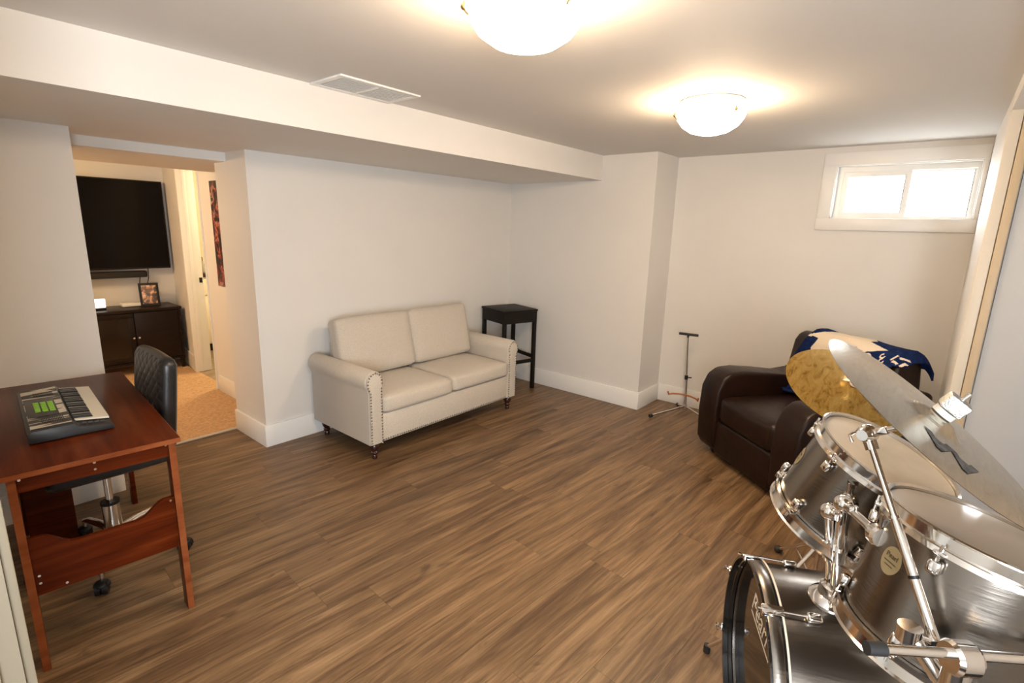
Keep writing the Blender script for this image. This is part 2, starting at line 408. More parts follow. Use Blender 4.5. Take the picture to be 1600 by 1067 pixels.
# the rest of the basement shell, so that daylight enters only through the window
M_CONC = mat('concrete', (.4, .39, .37), .9, var=.1)
sbox('ceiling_slab', M_CONC, -1.7, 4.7, -1.4, 7.3, 2.2, 2.3)
sbox('floor_slab', M_CONC, -1.7, 4.7, -1.4, 7.3, -.2, -.055)
sbox('wall_outer_west', M_CONC, -1.7, -1.6, -1.4, 7.3, -.055, 2.2)
sbox('wall_outer_north', M_CONC, -1.6, 4.7, 7.2, 7.3, -.055, 2.2)
sbox('wall_outer_south', M_CONC, -1.6, 4.7, -1.4, -1.3, -.055, 2.2)
sbox('wall_outer_east', M_CONC, 4.595, 4.7, 1.75, 7.2, -.055, 2.2)
sbox('wall_outer_corner', M_CONC, 4.595, 4.7, -1.3, -.20, -.055, 2.2)
sbox('wall_outer_lintel', M_CONC, 4.595, 4.7, -.20, 1.75, 2.06, 2.2)
# ------------------------------------------------------------------ ceiling lamps
M_GLASSL = emit('lit_alabaster_glass', LAMP_C, LAMP_L)
def ceiling_lamp(loc, label, a0):
    t = thing('ceiling_lamp', label, 'lamp', loc, 0, 'flush ceiling lamps with alabaster bowls')
    MB().lathe([(.0, 0), (.142, 0), (.149, -.006), (.149, -.040), (.140, -.046), (.02, -.046)], (0, 0, 0), n=32, cap0=False).build('canopy', M_TRIM, t)
    MB().lathe([(.155, -.058), (.157, -.062), (.15, -.082), (.128, -.112), (.09, -.137), (.045, -.150), (.0, -.153),
                (.0, -.149), (.045, -.146), (.088, -.133), (.125, -.108), (.146, -.08), (.151, -.058)], (0, 0, 0), n=40, cap0=False, cap1=False, loop=True).build('glass_bowl', M_GLASSL, t)
    for k in range(3):
        a = a0 + k * 2 * PI / 3; c, s_ = math.cos(a), math.sin(a)
        cl = MB().tube([(c * .135, s_ * .135, -.044), (c * .152, s_ * .152, -.047), (c * .163, s_ * .163, -.052), (c * .158, s_ * .158, -.074), (c * .148, s_ * .148, -.082)], .004, 6).build('clip', M_BRASS, t)
        MB().sphere((c * .163, s_ * .163, -.064), .009).build('knob', M_BRASS, cl)
    return t
ceiling_lamp((1.16, .95, H), 'larger-looking lit ceiling lamp above the middle of the room, nearest the camera', 2.45)
ceiling_lamp((2.60, .97, H), 'smaller-looking lit ceiling lamp farther off, towards the window wall', 2.1)

# ceiling vent
v = thing('ceiling_vent', 'white ceiling air register with louvres beside the bulkhead', 'vent', (1.535, 2.205, H))
mb = MB(); ax, ay, zt = .218, .127, -.008
mb.box(-ax, ax, -ay, -ay + .028, zt, 0); mb.box(-ax, ax, ay - .028, ay, zt, 0); mb.box(-ax, -ax + .028, -ay + .028, ay - .028, zt, 0); mb.box(ax - .028, ax, -ay + .028, ay - .028, zt, 0); mb.box(-.008, .008, -ay + .028, ay - .028, zt, 0)
mb.build('frame', M_TRIM, v, bevel=.002)
for sx in (-1, 1):
    for k in range(9):
        yy = -ay + .038 + k * .0225
        Mx = Matrix.Translation((sx * .099, yy, -.004)) @ Matrix.Rotation(R(35), 4, 'X')
        MB().box(-.09, .09, -.009, .009, -.0008, .0008, Mx).build('slat', M_TRIM, v, smooth=False)

# ------------------------------------------------------------------ loveseat
def fabric(name, c0, c1):
    m, nt, b = nm(name)
    n = noise_chain(nt, 260, (1, 1, 1), 3, .7); rp = ramp(nt, [(.33, c0), (.66, c1)])
    nt.links.new(n.outputs[0], rp.inputs[0]); nt.links.new(rp.outputs[0], b.inputs['Base Color'])
    b.inputs['Roughness'].default_value = .9; b.inputs['Specular IOR Level'].default_value = .15; b.inputs['Sheen Weight'].default_value = .15
    bp = nd(nt, 'ShaderNodeBump'); bp.inputs['Strength'].default_value = .25; bp.inputs['Distance'].default_value = .003
    nt.links.new(n.outputs[0], bp.inputs['Height']); nt.links.new(bp.outputs[0], b.inputs['Normal'])
    return m
M_LINEN = fabric('beige_linen', (.46, .41, .345), (.62, .565, .49))
M_LEG = mat('dark_mahogany', (.035, .008, .006), .18, coat=.5)
M_NAIL = mat('nailhead', (.36, .31, .26), .18, 1)
sx0, sx1, syf, syb = 1.757, 3.188, 2.60, 3.29
t = thing('loveseat', 'beige linen loveseat with rolled arms, nailhead trim and turned dark feet', 'sofa', ((sx0 + sx1) / 2, (syf + syb) / 2, 0))
def B(name, m_, x0, x1, y0, y1, z0, z1, bevel=.012, **k):
    return MB().box(x0, x1, y0, y1, z0, z1).build(name, m_, t, world=True, bevel=bevel, **k)
B('base', M_LINEN, sx0 + .10, sx1 - .10, syf + .008, syb - .02, .122, .315, .012)
B('back_frame', M_LINEN, sx0 + .14, sx1 - .14, 3.18, syb, .122, .70, .03, seg=3)
nails = MB()
for side in (-1, 1):
    xo = sx0 if side < 0 else sx1
    prof = []
    # front outline of the arm: inner edge up, scroll over the top, tuck in under it, outer edge down
    cxr, czr, rr = .044, .540, .068
    prof = [(.10, .122), (.10, .50)]
    for k in range(13):
        a = R(-5) + (R(215) - R(-5)) * k / 12
        prof.append((cxr + rr * math.cos(a) * (.92 if math.cos(a) > 0 else 1.0), czr + rr * math.sin(a)))
    prof += [(.0, .478), (.0, .122)]
    pr_ = [(xo - side * p[0], p[1]) for p in prof]
    MB().prism(pr_, (0, syf + .006, 0), (1, 0, 0), (0, 0, 1), (0, syb - syf - .01, 0)).build('arm', M_LINEN, t, world=True, bevel=.007, seg=2, ang=50)
    # facing piece with nail heads round its edge
    fc = [(xo - side * (p[0] * .9 + .005), p[1] * .985 + .006) for p in prof]
    MB().prism(fc, (0, syf - .004, 0), (1, 0, 0), (0, 0, 1), (0, .014, 0)).build('arm_facing', M_LINEN, t, world=True, bevel=.004)
    pts = [Vector((xo - side * (.049 + (p[0] - .049) * .80), 0, .14 + (p[1] - .14) * .978)) for p in prof]
    for a, b_ in zip(pts[:-1], pts[1:]):
        L = (b_ - a).length; n = max(1, int(L / .0185))
        for q in range(n):
            p = a.lerp(b_, q / n); nails.sphere((p.x, syf - .005, p.z), .0062, 8, 5, (1, .8, 1))
n = int((sx1 - sx0 - .21) / .0185)
for q in range(n):
    nails.sphere((sx0 + .105 + q * .0185, syf + .006, .138), .0062, 8, 5, (1, .8, 1))
nails.build('nailhead_trim', M_NAIL, t, world=True, kind='stuff')
xm = 2.468
for xa, xb, dz in ((sx0 + .104, xm - .002, 0), (xm + .002, sx1 - .104, .012)):
    cushion('seat_cushion', M_LINEN, t, ((xa + xb) / 2, 2.865, .372 + dz / 2), (xb - xa, .555, .118), (0, .012, .022), .03, world=True)
Ml = Matrix.Rotation(R(-13), 4, 'X')
for xa, xb in ((sx0 + .085, xm + .001), (xm + .003, sx1 - .112)):
    cushion('back_cushion', M_LINEN, t, ((xa + xb) / 2, 3.105, .652), (xb - xa, .135, .415), (.004, .028, .006), .036, Ml, world=True)
for lx, ly in ((1.826, 2.66), (3.16, 2.66), (1.826, 3.24), (3.16, 3.24)):
    MB().lathe([(.013, 0), (.017, .004), (.018, .018), (.014, .028), (.022, .036), (.024, .046), (.018, .056), (.029, .070), (.033, .085), (.030, .10), (.026, .106), (.036, .114), (.036, .123)], (lx, ly, 0), n=20).build('leg', M_LEG, t, world=True)

# ------------------------------------------------------------------ bar stool
M_STOOL = mat('black_brown_stain', (.009, .0065, .005), .55, spec=.22, var=.3, vscale=20, stretch=(1, 1, 6))
t = thing('bar_stool', 'tall black square-topped backless bar stool in the corner behind the loveseat', 'stool', (3.652, 3.077, 0), R(-15))
hs = .186
for a in (-1, 1):
    for b_ in (-1, 1):
        bx('leg', M_STOOL, t, a * hs - (.032 if a > 0 else 0), a * hs + (.032 if a < 0 else 0), b_ * hs - (.032 if b_ > 0 else 0), b_ * hs + (.032 if b_ < 0 else 0), 0, .66, bevel=.002)
bx('seat', M_STOOL, t, -hs - .006, hs + .006, -hs - .006, hs + .006, .752, .772, bevel=.004)
for a in (-1, 1):
    bx('apron', M_STOOL, t, -hs, hs, a * hs - (.02 if a > 0 else 0), a * hs + (.02 if a < 0 else 0), .652, .752)
    bx('apron', M_STOOL, t, a * hs - (.02 if a > 0 else 0), a * hs + (.02 if a < 0 else 0), -hs + .02, hs - .02, .652, .752)
    bx('stretcher', M_STOOL, t, -hs + .032, hs - .032, a * .170 - .009, a * .170 + .009, .262, .295, bevel=.002)
    bx('stretcher', M_STOOL, t, a * .170 - .009, a * .170 + .009, -hs + .032, hs - .032, .298, .331, bevel=.002)

# ------------------------------------------------------------------ guitar stand
M_ORANGE = mat('amber_rubber', (.42, .14, .03), .4)
t = thing('guitar_stand', 'thin chrome tripod guitar stand with amber cradle arms by the window wall', 'stand', (4.14, 1.50, 0))
MB().cyl((0, 0, .05), (-.005, .015, .33), .0115).build('lower_tube', M_CHROME, t)
MB().cyl((-.005, .015, .31), (-.012, .035, .672), .0085).build('upper_tube', M_CHROME, t)
cl = MB().cyl((-.005, .015, .30), (-.0055, .016, .335), .014).build('clamp', M_BLACK, t); MB().tube([(-.005, .012, .317), (.02, -.02, .317)], .005).build('screw', M_BLACK, cl)
MB().cyl((-.047, .098, .690), (.028, -.035, .680), .011, n=12).build('neck_rest', M_RUB, t); MB().cyl((-.012, .035, .66), (-.011, .033, .685), .009).build('socket', M_BLACK, t)
for dx, dy in ((-.30, .17), (-.10, -.26), (.14, .12)):
    lg = MB().cyl((dx * .06, dy * .06, .062), (dx, dy, .016), .0085, n=10).build('leg', M_NICKEL, t)
    MB().cyl((dx * .96, dy * .96, .016), (dx * 1.04, dy * 1.04, .014), .0135, n=10).build('rubber_foot', M_RUB, lg)
MB().cyl((0, 0, .03), (0, 0, .075), .016).build('hub', M_NICKEL, t)
for sg in (1, -1):
    pts = [(-.0 - .0 * k, 0, 0) for k in range(1)]
    pts = [Vector((-.01, .005, .165)), Vector((-.035, .05 * sg, .170)), Vector((-.05, .10 * sg, .165)), Vector((-.075, .125 * sg, .16)), Vector((-.085, .13 * sg, .185))]
    MB().tube(pts, .0075, 8).build('cradle_arm', M_ORANGE, t); 
# ------------------------------------------------------------------ armchair
def leather_mat():
    m, nt, b = nm('brown_leather')
    n = noise_chain(nt, 5, (1, 1, 1), 4); rp = ramp(nt, [(.3, (.010, .0038, .0022)), (.7, (.019, .0074, .0042))])
    nt.links.new(n.outputs[0], rp.inputs[0]); nt.links.new(rp.outputs[0], b.inputs['Base Color'])
    b.inputs['Roughness'].default_value = .36; b.inputs['Specular IOR Level'].default_value = .3
    v_ = noise_chain(nt, 120, (1, 1, 1), 3); w = noise_chain(nt, 7, (1, 1, 1), 2)
    ad = nd(nt, 'ShaderNodeMath', operation='MULTIPLY_ADD'); nt.links.new(v_.outputs[0], ad.inputs[0]); ad.inputs[1].default_value = .12; nt.links.new(w.outputs[0], ad.inputs[2])
    bp = nd(nt, 'ShaderNodeBump'); bp.inputs['Strength'].default_value = .25; bp.inputs['Distance'].default_value = .02
    nt.links.new(ad.outputs[0], bp.inputs['Height']); nt.links.new(bp.outputs[0], b.inputs['Normal'])
    return m
M_LEATH = leather_mat()
e_ = Vector((-.616, -.788, 0)); n_ = Vector((-.788, .616, 0)); FL = Vector((3.53, 1.18, 0)); AW, AD = .94, .84
ac = FL + e_ * AW / 2 - n_ * AD / 2
t = armchair = thing('armchair', 'dark brown leather club armchair in the corner under the window', 'armchair', ac, R(-128))
ho = AD / 2
arm_prof = [(-ho + .035, .035), (-ho - .002, .10), (-ho - .014, .30), (-ho - .006, .47), (-ho + .03, .555), (-ho + .09, .597), (-ho + .19, .606), (-.06, .592), (.10, .572), (.22, .588), (.31, .635), (.37, .675), (ho, .66), (ho, .035)]
for sg in (-1, 1):
    x0_ = -AW / 2 if sg < 0 else AW / 2 - .20
    MB().prism(arm_prof, (x0_, 0, 0), (0, 1, 0), (0, 0, 1), (.20, 0, 0)).build('arm', M_LEATH, t, bevel=.042, seg=4, ang=60)
bx('base', M_LEATH, t, -AW / 2 + .19, AW / 2 - .19, -ho + .012, ho - .03, .035, .27, bevel=.02, seg=3)
cushion('seat_cushion', M_LEATH, t, (0, -.115, .352), (AW - .404, .60, .185), (0, .012, .018), .045)
bk = [(.14, .20), (.155, .44), (.215, .80), (.245, .845), (.29, .862), (.345, .858), (.385, .82), (.402, .70), (.415, .10), (.20, .10)]
MB().prism(bk, (-.40, 0, 0), (0, 1, 0), (0, 0, 1), (.80, 0, 0)).build('backrest', M_LEATH, t, bevel=.03, seg=3, ang=60)
for a in (-1, 1):
    for b_ in (-1, 1): MB().cyl((a * .36, b_ * .33, 0), (a * .36, b_ * .33, .05), .028, .034).build('foot', M_BLACK, t)

# throw draped over the armchair back, with its white print
path = [(.04, .474), (.11, .474), (.132, .50), (.143, .55), (.158, .64), (.175, .73), (.198, .815), (.225, .858), (.262, .880), (.30, .884), (.345, .882), (.385, .862), (.415, .82), (.425, .74), (.43, .66)]
pl_ = [0]
for a, b_ in zip(path[:-1], path[1:]): pl_.append(pl_[-1] + math.hypot(b_[0] - a[0], b_[1] - a[1]))
TOP = pl_[7]
def on_path(L):
    for i in range(len(path) - 1):
        if L <= pl_[i + 1] or i == len(path) - 2:
            k = (L - pl_[i]) / (pl_[i + 1] - pl_[i]); return tuple(path[i][j] + (path[i + 1][j] - path[i][j]) * k for j in (0, 1))
def inpoly(x, y, P):
    c = False
    for i in range(len(P)):
        x1, y1 = P[i]; x2, y2 = P[i - 1]
        if (y1 > y) != (y2 > y) and x < (x2 - x1) * (y - y1) / (y2 - y1) + x1: c = not c
    return c
WHITE = [(-.30, -.035), (-.22, .0), (-.17, .05), (-.14, .14), (.10, .14), (.16, .10), (.15, .06), (.22, .05), (.30, .02), (.20, -.01), (.13, -.06), (.12, -.015), (.04, -.055), (-.02, -.10), (-.10, -.13), (-.17, -.10), (-.16, -.05), (-.17, -.02)]
def printed(s_, q):
    if inpoly(s_, q, WHITE): return True
    d = math.hypot((s_ - .215) / .028, (q + .048) / .030)
    if .55 < d < 1: return True
    if abs((s_ - .245) - (q + .08) * .5) < .006 and -.085 < q < -.055: return True
    for cx, cq in ((.300, -.025), (.310, -.056)):
        d = math.hypot((s_ - cx) / .017, (q - cq) / .018)
        if .5 < d < 1 and not (s_ > cx and q > cq): return True
    for cx, cq, a in ((.37, -.035, .8), (.385, -.068, -.6), (.41, -.03, .5), (.42, -.07, 1.2)):
        u_ = (s_ - cx) * math.cos(a) + (q - cq) * math.sin(a); w_ = -(s_ - cx) * math.sin(a) + (q - cq) * math.cos(a)
        if abs(u_) < .018 and abs(w_) < .007: return True
    return False
NS, NQ = 200, 120; SA, SB = -.25, .435; LB = pl_[-1]
vs, fs, mi = [], [], []
for i in range(NS + 1):
    s_ = SA + (SB - SA) * i / NS
    k = max(0, min(1, (s_ + .12) / .28)); lo = (0.02 + .0 * s_) * (1 - k) + (TOP - .115 + .05 * max(0, s_ - .3) / .2) * k
    lo = max(lo, 0) + .012 * math.sin(s_ * 23) + .09 * max(0, (s_ - .33) / .105) ** 2
    for j in range(NQ + 1):
        hi = LB - .12 * max(0, min(1, (s_ - .05) / .25)); L = lo + (hi - lo) * j / NQ; y, z = on_path(max(0, min(LB, L)))
        drop = max(0, s_ - .385); z -= drop * .7 + drop * drop * 9; y += 0
        fold = .006 * math.sin(s_ * 38 + L * 6) * min(1, abs(L - TOP) * 4)
        xs = s_ - .30 * max(0, (TOP - L)) * max(0, min(1, (.15 - s_) / .3))
        if z < .68: xs = max(xs, -.262 + .0004 * i)
        vs.append((xs, y - .006 + fold, z + .008 + .004 * math.sin(s_ * 17)))
for i in range(NS):
    s_ = SA + (SB - SA) * (i + .5) / NS
    k = max(0, min(1, (s_ + .12) / .28)); lo = (0.02) * (1 - k) + (TOP - .115 + .05 * max(0, s_ - .3) / .2) * k
    for j in range(NQ):
        a = i * (NQ + 1) + j; fs.append((a, a + 1, a + NQ + 2, a + NQ + 1))
        hi = LB - .12 * max(0, min(1, (s_ - .05) / .25)); L = lo + (hi - lo) * (j + .5) / NQ; mi.append(1 if printed(s_, L - TOP) else 0)
M_NAVY = mat('navy_fleece', (.008, .020, .085), .95, var=.35, vscale=40, bump=.5, bscale=200, spec=.1)
M_CREAM = mat('cream_fleece', (.80, .69, .55), .95, bump=.5, bscale=200, spec=.1)
th = thing('throw_blanket', 'navy fleece throw with jagged cream print draped over the leather armchair back', 'blanket', ac, R(-128))
mb = MB(); mb.v = [Vector(p) for p in vs]; mb.f = [list(f) for f in fs]; mb.mi = mi
o = mb.build('cloth', [M_NAVY, M_CREAM], th, ang=180, fix=False)
md = o.modifiers.new('thick', 'SOLIDIFY'); md.thickness = .012; md.offset = 0

# ------------------------------------------------------------------ desk
M_CHERRY = wood('cherry_laminate', (.040, .0052, .0008), (.080, .0125, .0020), (.125, .026, .0055), (18, 1.6, 18), 1.0, .3)
M_CHERRYX = wood('cherry_laminate_cross', (.040, .0052, .0008), (.080, .0125, .0020), (.125, .026, .0055), (1.6, 18, 26), 1.0, .3)
M_EDGE = wood('cherry_edge_band', (.14, .034, .010), (.21, .060, .020), (.26, .085, .03), (4, 4, 12), 1.0, .35)
t = thing('desk', 'cherry laminate writing desk with curved end panel at the left wall', 'desk', (.56, 2.06, 0), R(-4.5))
DW, DL, DZ = .47, 1.13, .718
tp = bx('top', M_CHERRY, t, -DW, .012, -.012, DL, DZ - .019, DZ, bevel=.0015)
bx('edge_band', M_EDGE, tp, -DW, .012, -.0135, -.012, DZ - .018, DZ - .001); bx('edge_band', M_EDGE, tp, .012, .0135, -.012, DL, DZ - .018, DZ - .001)
for yy, sg in ((0, 1), (DL - .012, -1)):
    ya, yb = (yy, yy + .06) if sg > 0 else (yy - .06, yy)
    for xa in (-DW + .02, -.024):
        lg = bx('leg', M_CHERRYX, t, xa, xa + .022, ya, yb, 0, DZ - .019, bevel=.001)
        bx('edge_band', M_EDGE, lg, xa + .0005, xa + .0215, (ya - .0012) if sg > 0 else yb, ya if sg > 0 else yb + .0012, 0, DZ - .02)
    y1_, y2_ = (yy + .012, yy + .028) if sg > 0 else (yy - .028, yy - .012)
    if sg > 0: apron = bx('apron', M_CHERRYX, t, -DW + .042, -.024, y1_, y2_, .645, DZ - .019)
    else: bx('apron', M_CHERRYX, t, -DW + .042, -.024, y1_, y2_, .645, DZ - .019)
    if sg > 0:
        xa, xb = -DW + .042, -.024; top = []
        for k in range(25):
            x = xa + (xb - xa) * k / 24; d = min(x - xa, xb - x)
            kk = max(0, min(1, (d - .030) / .085)); kk = kk * kk * (3 - 2 * kk); top.append((x, .482 - .052 * kk))
        ep = MB().prism([(xa, .275)] + [(xb, .275)] + top[::-1], (0, y1_, 0), (1, 0, 0), (0, 0, 1), (0, .016, 0)).build('end_panel', M_CHERRYX, t, smooth=False)
        for sxx, szz in ((xa + .012, .345), (xa + .012, .318), (xa + .075, .288), (xb - .012, .470)):
            MB().cyl((sxx, y1_ - .0015, szz), (sxx, y1_, szz), .0042, n=10).build('screw_cap', M_NICKEL, ep)
        for sxx, szz in ((-.235, .688), (-.235, .664), (xa + .008, .688), (xb - .006, .690)):
            MB().cyl((sxx, y1_ - .0015, szz), (sxx, y1_, szz), .0042, n=10).build('screw_cap', M_NICKEL, apron)
bx('back_panel', M_CHERRY, t, -DW + .024, -DW + .038, .06, DL - .075, .40, DZ - .019)
bx('shelf_panel', M_CHERRYX, t, -DW + .042, -.265, .86, .876, .012, DZ - .06)
bx('shelf', M_CHERRY, t, -DW + .042, -.265, .876, DL - .075, .30, .316)

# keyboard on the desk
M_KEYB = mat('keyboard_black', (.018, .020, .023), .35)
kb = thing('keyboard', 'small black electronic keyboard with zebra print panel lying on the desk', 'keyboard', (.198, 2.318, DZ), R(-4))
KW, KL = .235, .60
body = [(0, .004), (0, .038), (.012, .048), (.125, .050), (.14, .034), (KW, .022), (KW + .004, .004)]
bo = MB().prism(body, (0, 0, 0), (1, 0, 0), (0, 0, 1), (0, KL, 0)).build('body', M_KEYB, kb, bevel=.0015)
m, nt, b = nm('zebra_print'); nz = noise_chain(nt, 1.0, (4, 24, 1), 0, .5, dist=.9); rp = ramp(nt, [(.49, (.015, .012, .010)), (.51, (.62, .57, .48))])
nt.links.new(nz.outputs[0], rp.inputs[0]); nt.links.new(rp.outputs[0], b.inputs['Base Color']); b.inputs['Roughness'].default_value = .4; M_ZEBRA = m
zp = MB().prism([(.010, .0482), (.012, .0497), (.122, .0515), (.122, .0503), (.012, .0482)], (0, .018, 0), (1, 0, 0), (0, 0, 1), (0, KL - .036, 0)).build('control_panel', M_ZEBRA, kb)
M_GREY = mat('panel_grey', (.045, .04, .038), .4); M_GREEN = mat('green_button', (.22, .55, .02), .4)
bx('display_plate', M_GREY, zp, .012, .10, .16, .42, .0508, .0530, bevel=.0008)
for c_ in range(3):
    for r_ in range(8):
        bx('button', M_GREEN, zp, .036 + c_ * .021, .052 + c_ * .021, .215 + r_ * .017 - c_ * .004, .228 + r_ * .017 - c_ * .004, .0528, .0562, bevel=.0006)
for y0_ in (.075, .455):
    for k in range(14): bx('speaker_slot', M_BLACK, zp, .045 + k * .0045, .047 + k * .0045, y0_, y0_ + .05, .0512, .0530)
M_WKEY = mat('white_key', (.74, .70, .60), .35); NK = 22; ks, ke = .065, KL - .035; pit = (ke - ks) / NK
MB().prism([(.128, .034), (.128, .046), (.142, .0365), (KW - .004, .0245), (KW - .004, .021)], (0, ks - .006, 0), (1, 0, 0), (0, 0, 1), (0, ke - ks + .012, 0)).build('key_bed', M_BLACK, kb)
for k in range(NK):
    MB().prism([(.133, .040), (.133, .0455), (KW - .002, .0335), (KW - .002, .0265)], (0, ks + k * pit + .0008, 0), (1, 0, 0), (0, 0, 1), (0, pit - .0016, 0)).build('white_key', M_WKEY, kb)
    if k % 7 in (0, 1, 3, 4, 5) and k < NK - 1:
        yk = ks + (k + 1) * pit
        MB().prism([(.130, .044), (.130, .0535), (.184, .0475), (.188, .039)], (0, yk - pit * .30, 0), (1, 0, 0), (0, 0, 1), (0, pit * .60, 0)).build('black_key', M_KEYB, kb)
for k in range(4): MB().box(.15 + k * .018, .162 + k * .018, .028, .040, .034 - k * .002, .0385 - k * .0022).build('mode_button', M_GREY, kb)
for fx in (.02, KW - .02):
    for fy in (.03, KL - .03): MB().cyl((fx, fy, 0), (fx, fy, .005), .008).build('rubber_foot', M_RUB, kb)

# ------------------------------------------------------------------ swivel chair tucked under the desk
def quilt():
    m, nt, b = nm('quilted_black_vinyl'); b.inputs['Base Color'].default_value = (.013, .012, .012, 1); b.inputs['Roughness'].default_value = .36
    tc = nd(nt, 'ShaderNodeTexCoord'); sp = nd(nt, 'ShaderNodeSeparateXYZ'); nt.links.new(tc.outputs['Object'], sp.inputs[0])
    outs = []
    for sg in (1, -1):
        a = nd(nt, 'ShaderNodeMath', operation='MULTIPLY_ADD'); a.inputs[1].default_value = sg; nt.links.new(sp.outputs[2], a.inputs[0]); nt.links.new(sp.outputs[1], a.inputs[2])
        m_ = nd(nt, 'ShaderNodeMath', operation='MULTIPLY'); m_.inputs[1].default_value = 52; nt.links.new(a.outputs[0], m_.inputs[0])
        s_ = nd(nt, 'ShaderNodeMath', operation='SINE'); nt.links.new(m_.outputs[0], s_.inputs[0])
        ab = nd(nt, 'ShaderNodeMath', operation='ABSOLUTE'); nt.links.new(s_.outputs[0], ab.inputs[0])
        pw = nd(nt, 'ShaderNodeMath', operation='POWER'); pw.inputs[1].default_value = .5; nt.links.new(ab.outputs[0], pw.inputs[0]); outs.append(pw)
    mu = nd(nt, 'ShaderNodeMath', operation='MULTIPLY'); nt.links.new(outs[0].outputs[0], mu.inputs[0]); nt.links.new(outs[1].outputs[0], mu.inputs[1])
    bp = nd(nt, 'ShaderNodeBump'); bp.inputs['Strength'].default_value = .35; bp.inputs['Distance'].default_value = .012
    nt.links.new(mu.outputs[0], bp.inputs['Height']); nt.links.new(bp.outputs[0], b.inputs['Normal']); return m
M_QUILT = quilt(); M_VIN = mat('black_vinyl', (.014, .013, .013), .36, bump=.1, bscale=90)
t = thing('swivel_chair', 'black quilted swivel chair with chrome base pushed under the cherry desk', 'chair', (.45, 2.67, 0))
cushion('seat', M_VIN, t, (-.005, 0, .500), (.43, .44, .088), (0, 0, .012), .032)
bkr = cushion('backrest', [M_VIN, M_QUILT], t, (.218, .005, .70), (.068, .40, .42), (.008, 0, .012), .032, Matrix.Rotation(R(6), 4, 'Y'))
for p_ in bkr.data.polygons: p_.material_index = 1 if p_.normal.x < -.75 else 0
MB().box(.16, .26, -.05, .05, .45, .47).build('back_bracket', M_CHROME, t, bevel=.004)
MB().cyl((0, 0, .25), (0, 0, .47), .0145, n=18).build('gas_lift', M_CHROME, t); MB().lathe([(.033, .115), (.033, .26), (.030, .263)], (0, 0, 0), n=20).build('lift_sleeve', M_NICKEL, t)
MB().cyl((0, 0, .258), (0, 0, .270), .036, n=18).build('collar', M_BLACK, t)
hb = MB().cyl((0, 0, .085), (0, 0, .13), .042, n=20).build('base_hub', M_CHROME, t)
for k in range(5):
    a = R(-113 + 72 * k); c_, s_ = math.cos(a), math.sin(a); Lr = .272
    ar = MB().tube([(c_ * .03, s_ * .03, .115), (c_ * .12, s_ * .12, .118), (c_ * .22, s_ * .22, .105), (c_ * Lr, s_ * Lr, .085)], [.019, .017, .014, .012], 10).build('base_arm', M_CHROME, t)
    MB().cyl((c_ * Lr, s_ * Lr, .05), (c_ * Lr, s_ * Lr, .092), .007).build('caster_stem', M_CHROME, ar)
    px_, py_ = -s_, c_
    for q in (-1, 1):
        ctr = Vector((c_ * (Lr + .012) + px_ * .012 * q, s_ * (Lr + .012) + py_ * .012 * q, .027))
        MB().cyl(ctr - Vector((px_, py_, 0)) * .009, ctr + Vector((px_, py_, 0)) * .009, .027, n=18).build('caster_wheel', M_BLACK, ar)
    MB().sphere((c_ * (Lr + .008), s_ * (Lr + .008), .040), .030, 14, 8, (1, 1, .62)).build('caster_hood', M_BLACK, ar)

# ------------------------------------------------------------------ family room beyond the opening
M_ESP = mat('espresso_wood', (.012, .006, .0045), .36, spec=.2, var=.3, vscale=6, stretch=(1, 1, 8)); M_DGLASS = mat('dark_glass', (.012, .008, .006), .10, spec=.4)
t = thing('tv_console', 'espresso wood media console with glass doors under the wall television', 'console', (1.22, 6.02, .008))
cx0, cx1, cyf, cyb = -.62, .545, -.18, .20
bx('top', M_ESP, t, cx0 - .01, cx1 + .01, cyf - .012, cyb, .605, .632, bevel=.003)
bx('side', M_ESP, t, cx1 - .022, cx1, cyf, cyb, .10, .605); bx('side', M_ESP, t, cx0, cx0 + .022, cyf, cyb, .10, .605)
bx('bottom', M_ESP, t, cx0 + .022, cx1 - .022, cyf, cyb, .10, .122); bx('back', M_ESP, t, cx0 + .022, cx1 - .022, cyb - .012, cyb, .122, .605)
for dv in (-.24, .15): bx('divider', M_ESP, t, dv - .01, dv + .01, cyf + .02, cyb - .012, .122, .605)
bx('shelf', M_ESP, t, -.23, .14, cyf + .03, cyb - .012, .36, .376)
for xa, xb, solid in ((cx0 + .024, -.243, 0), (-.237, .147, 0), (.153, cx1 - .024, 1)):
    mb = MB(); w = .045
    if solid: mb.box(xa, xb, cyf, cyf + .018, .126, .60)
    else:
        mb.box(xa, xb, cyf, cyf + .018, .126, .126 + w); mb.box(xa, xb, cyf, cyf + .018, .60 - w, .60); mb.box(xa, xa + w, cyf, cyf + .018, .126 + w, .60 - w); mb.box(xb - w, xb, cyf, cyf + .018, .126 + w, .60 - w)
    d = mb.build('door', M_ESP, t, bevel=.002)
    if not solid: bx('pane', M_DGLASS, d, xa + w, xb - w, cyf + .006, cyf + .010, .126 + w, .60 - w)
    MB().cyl(((xb - .018) if xa < 0 else xa + .02, cyf - .014, .36), ((xb - .018) if xa < 0 else xa + .02, cyf, .36), .009).build('knob', M_NICKEL, d)
for a in (cx0 + .02, cx1 - .02):
    for b_ in (cyf + .02, cyb - .02): MB().cyl((a, b_, 0), (a, b_, .10), .016, .024, n=8).build('leg', M_ESP, t)
tv = thing('television', 'large black flat television on the wall seen through the left opening', 'television', (1.24, 6.17, 1.0))
bx('housing', M_BLACK, tv, -.62, .575, -.03, .03, .0, .855, bevel=.006); bx('screen', mat('dark_screen', (.004, .003, .003), .22, spec=.12), tv, -.608, .563, -.0325, -.03, .018, .843)
bx('wall_mount', M_BLACK, tv, -.2, .2, .03, .08, .25, .6)
sb = thing('soundbar', 'slim black soundbar mounted just below the wall television', 'soundbar', (1.10, 6.17, .918))
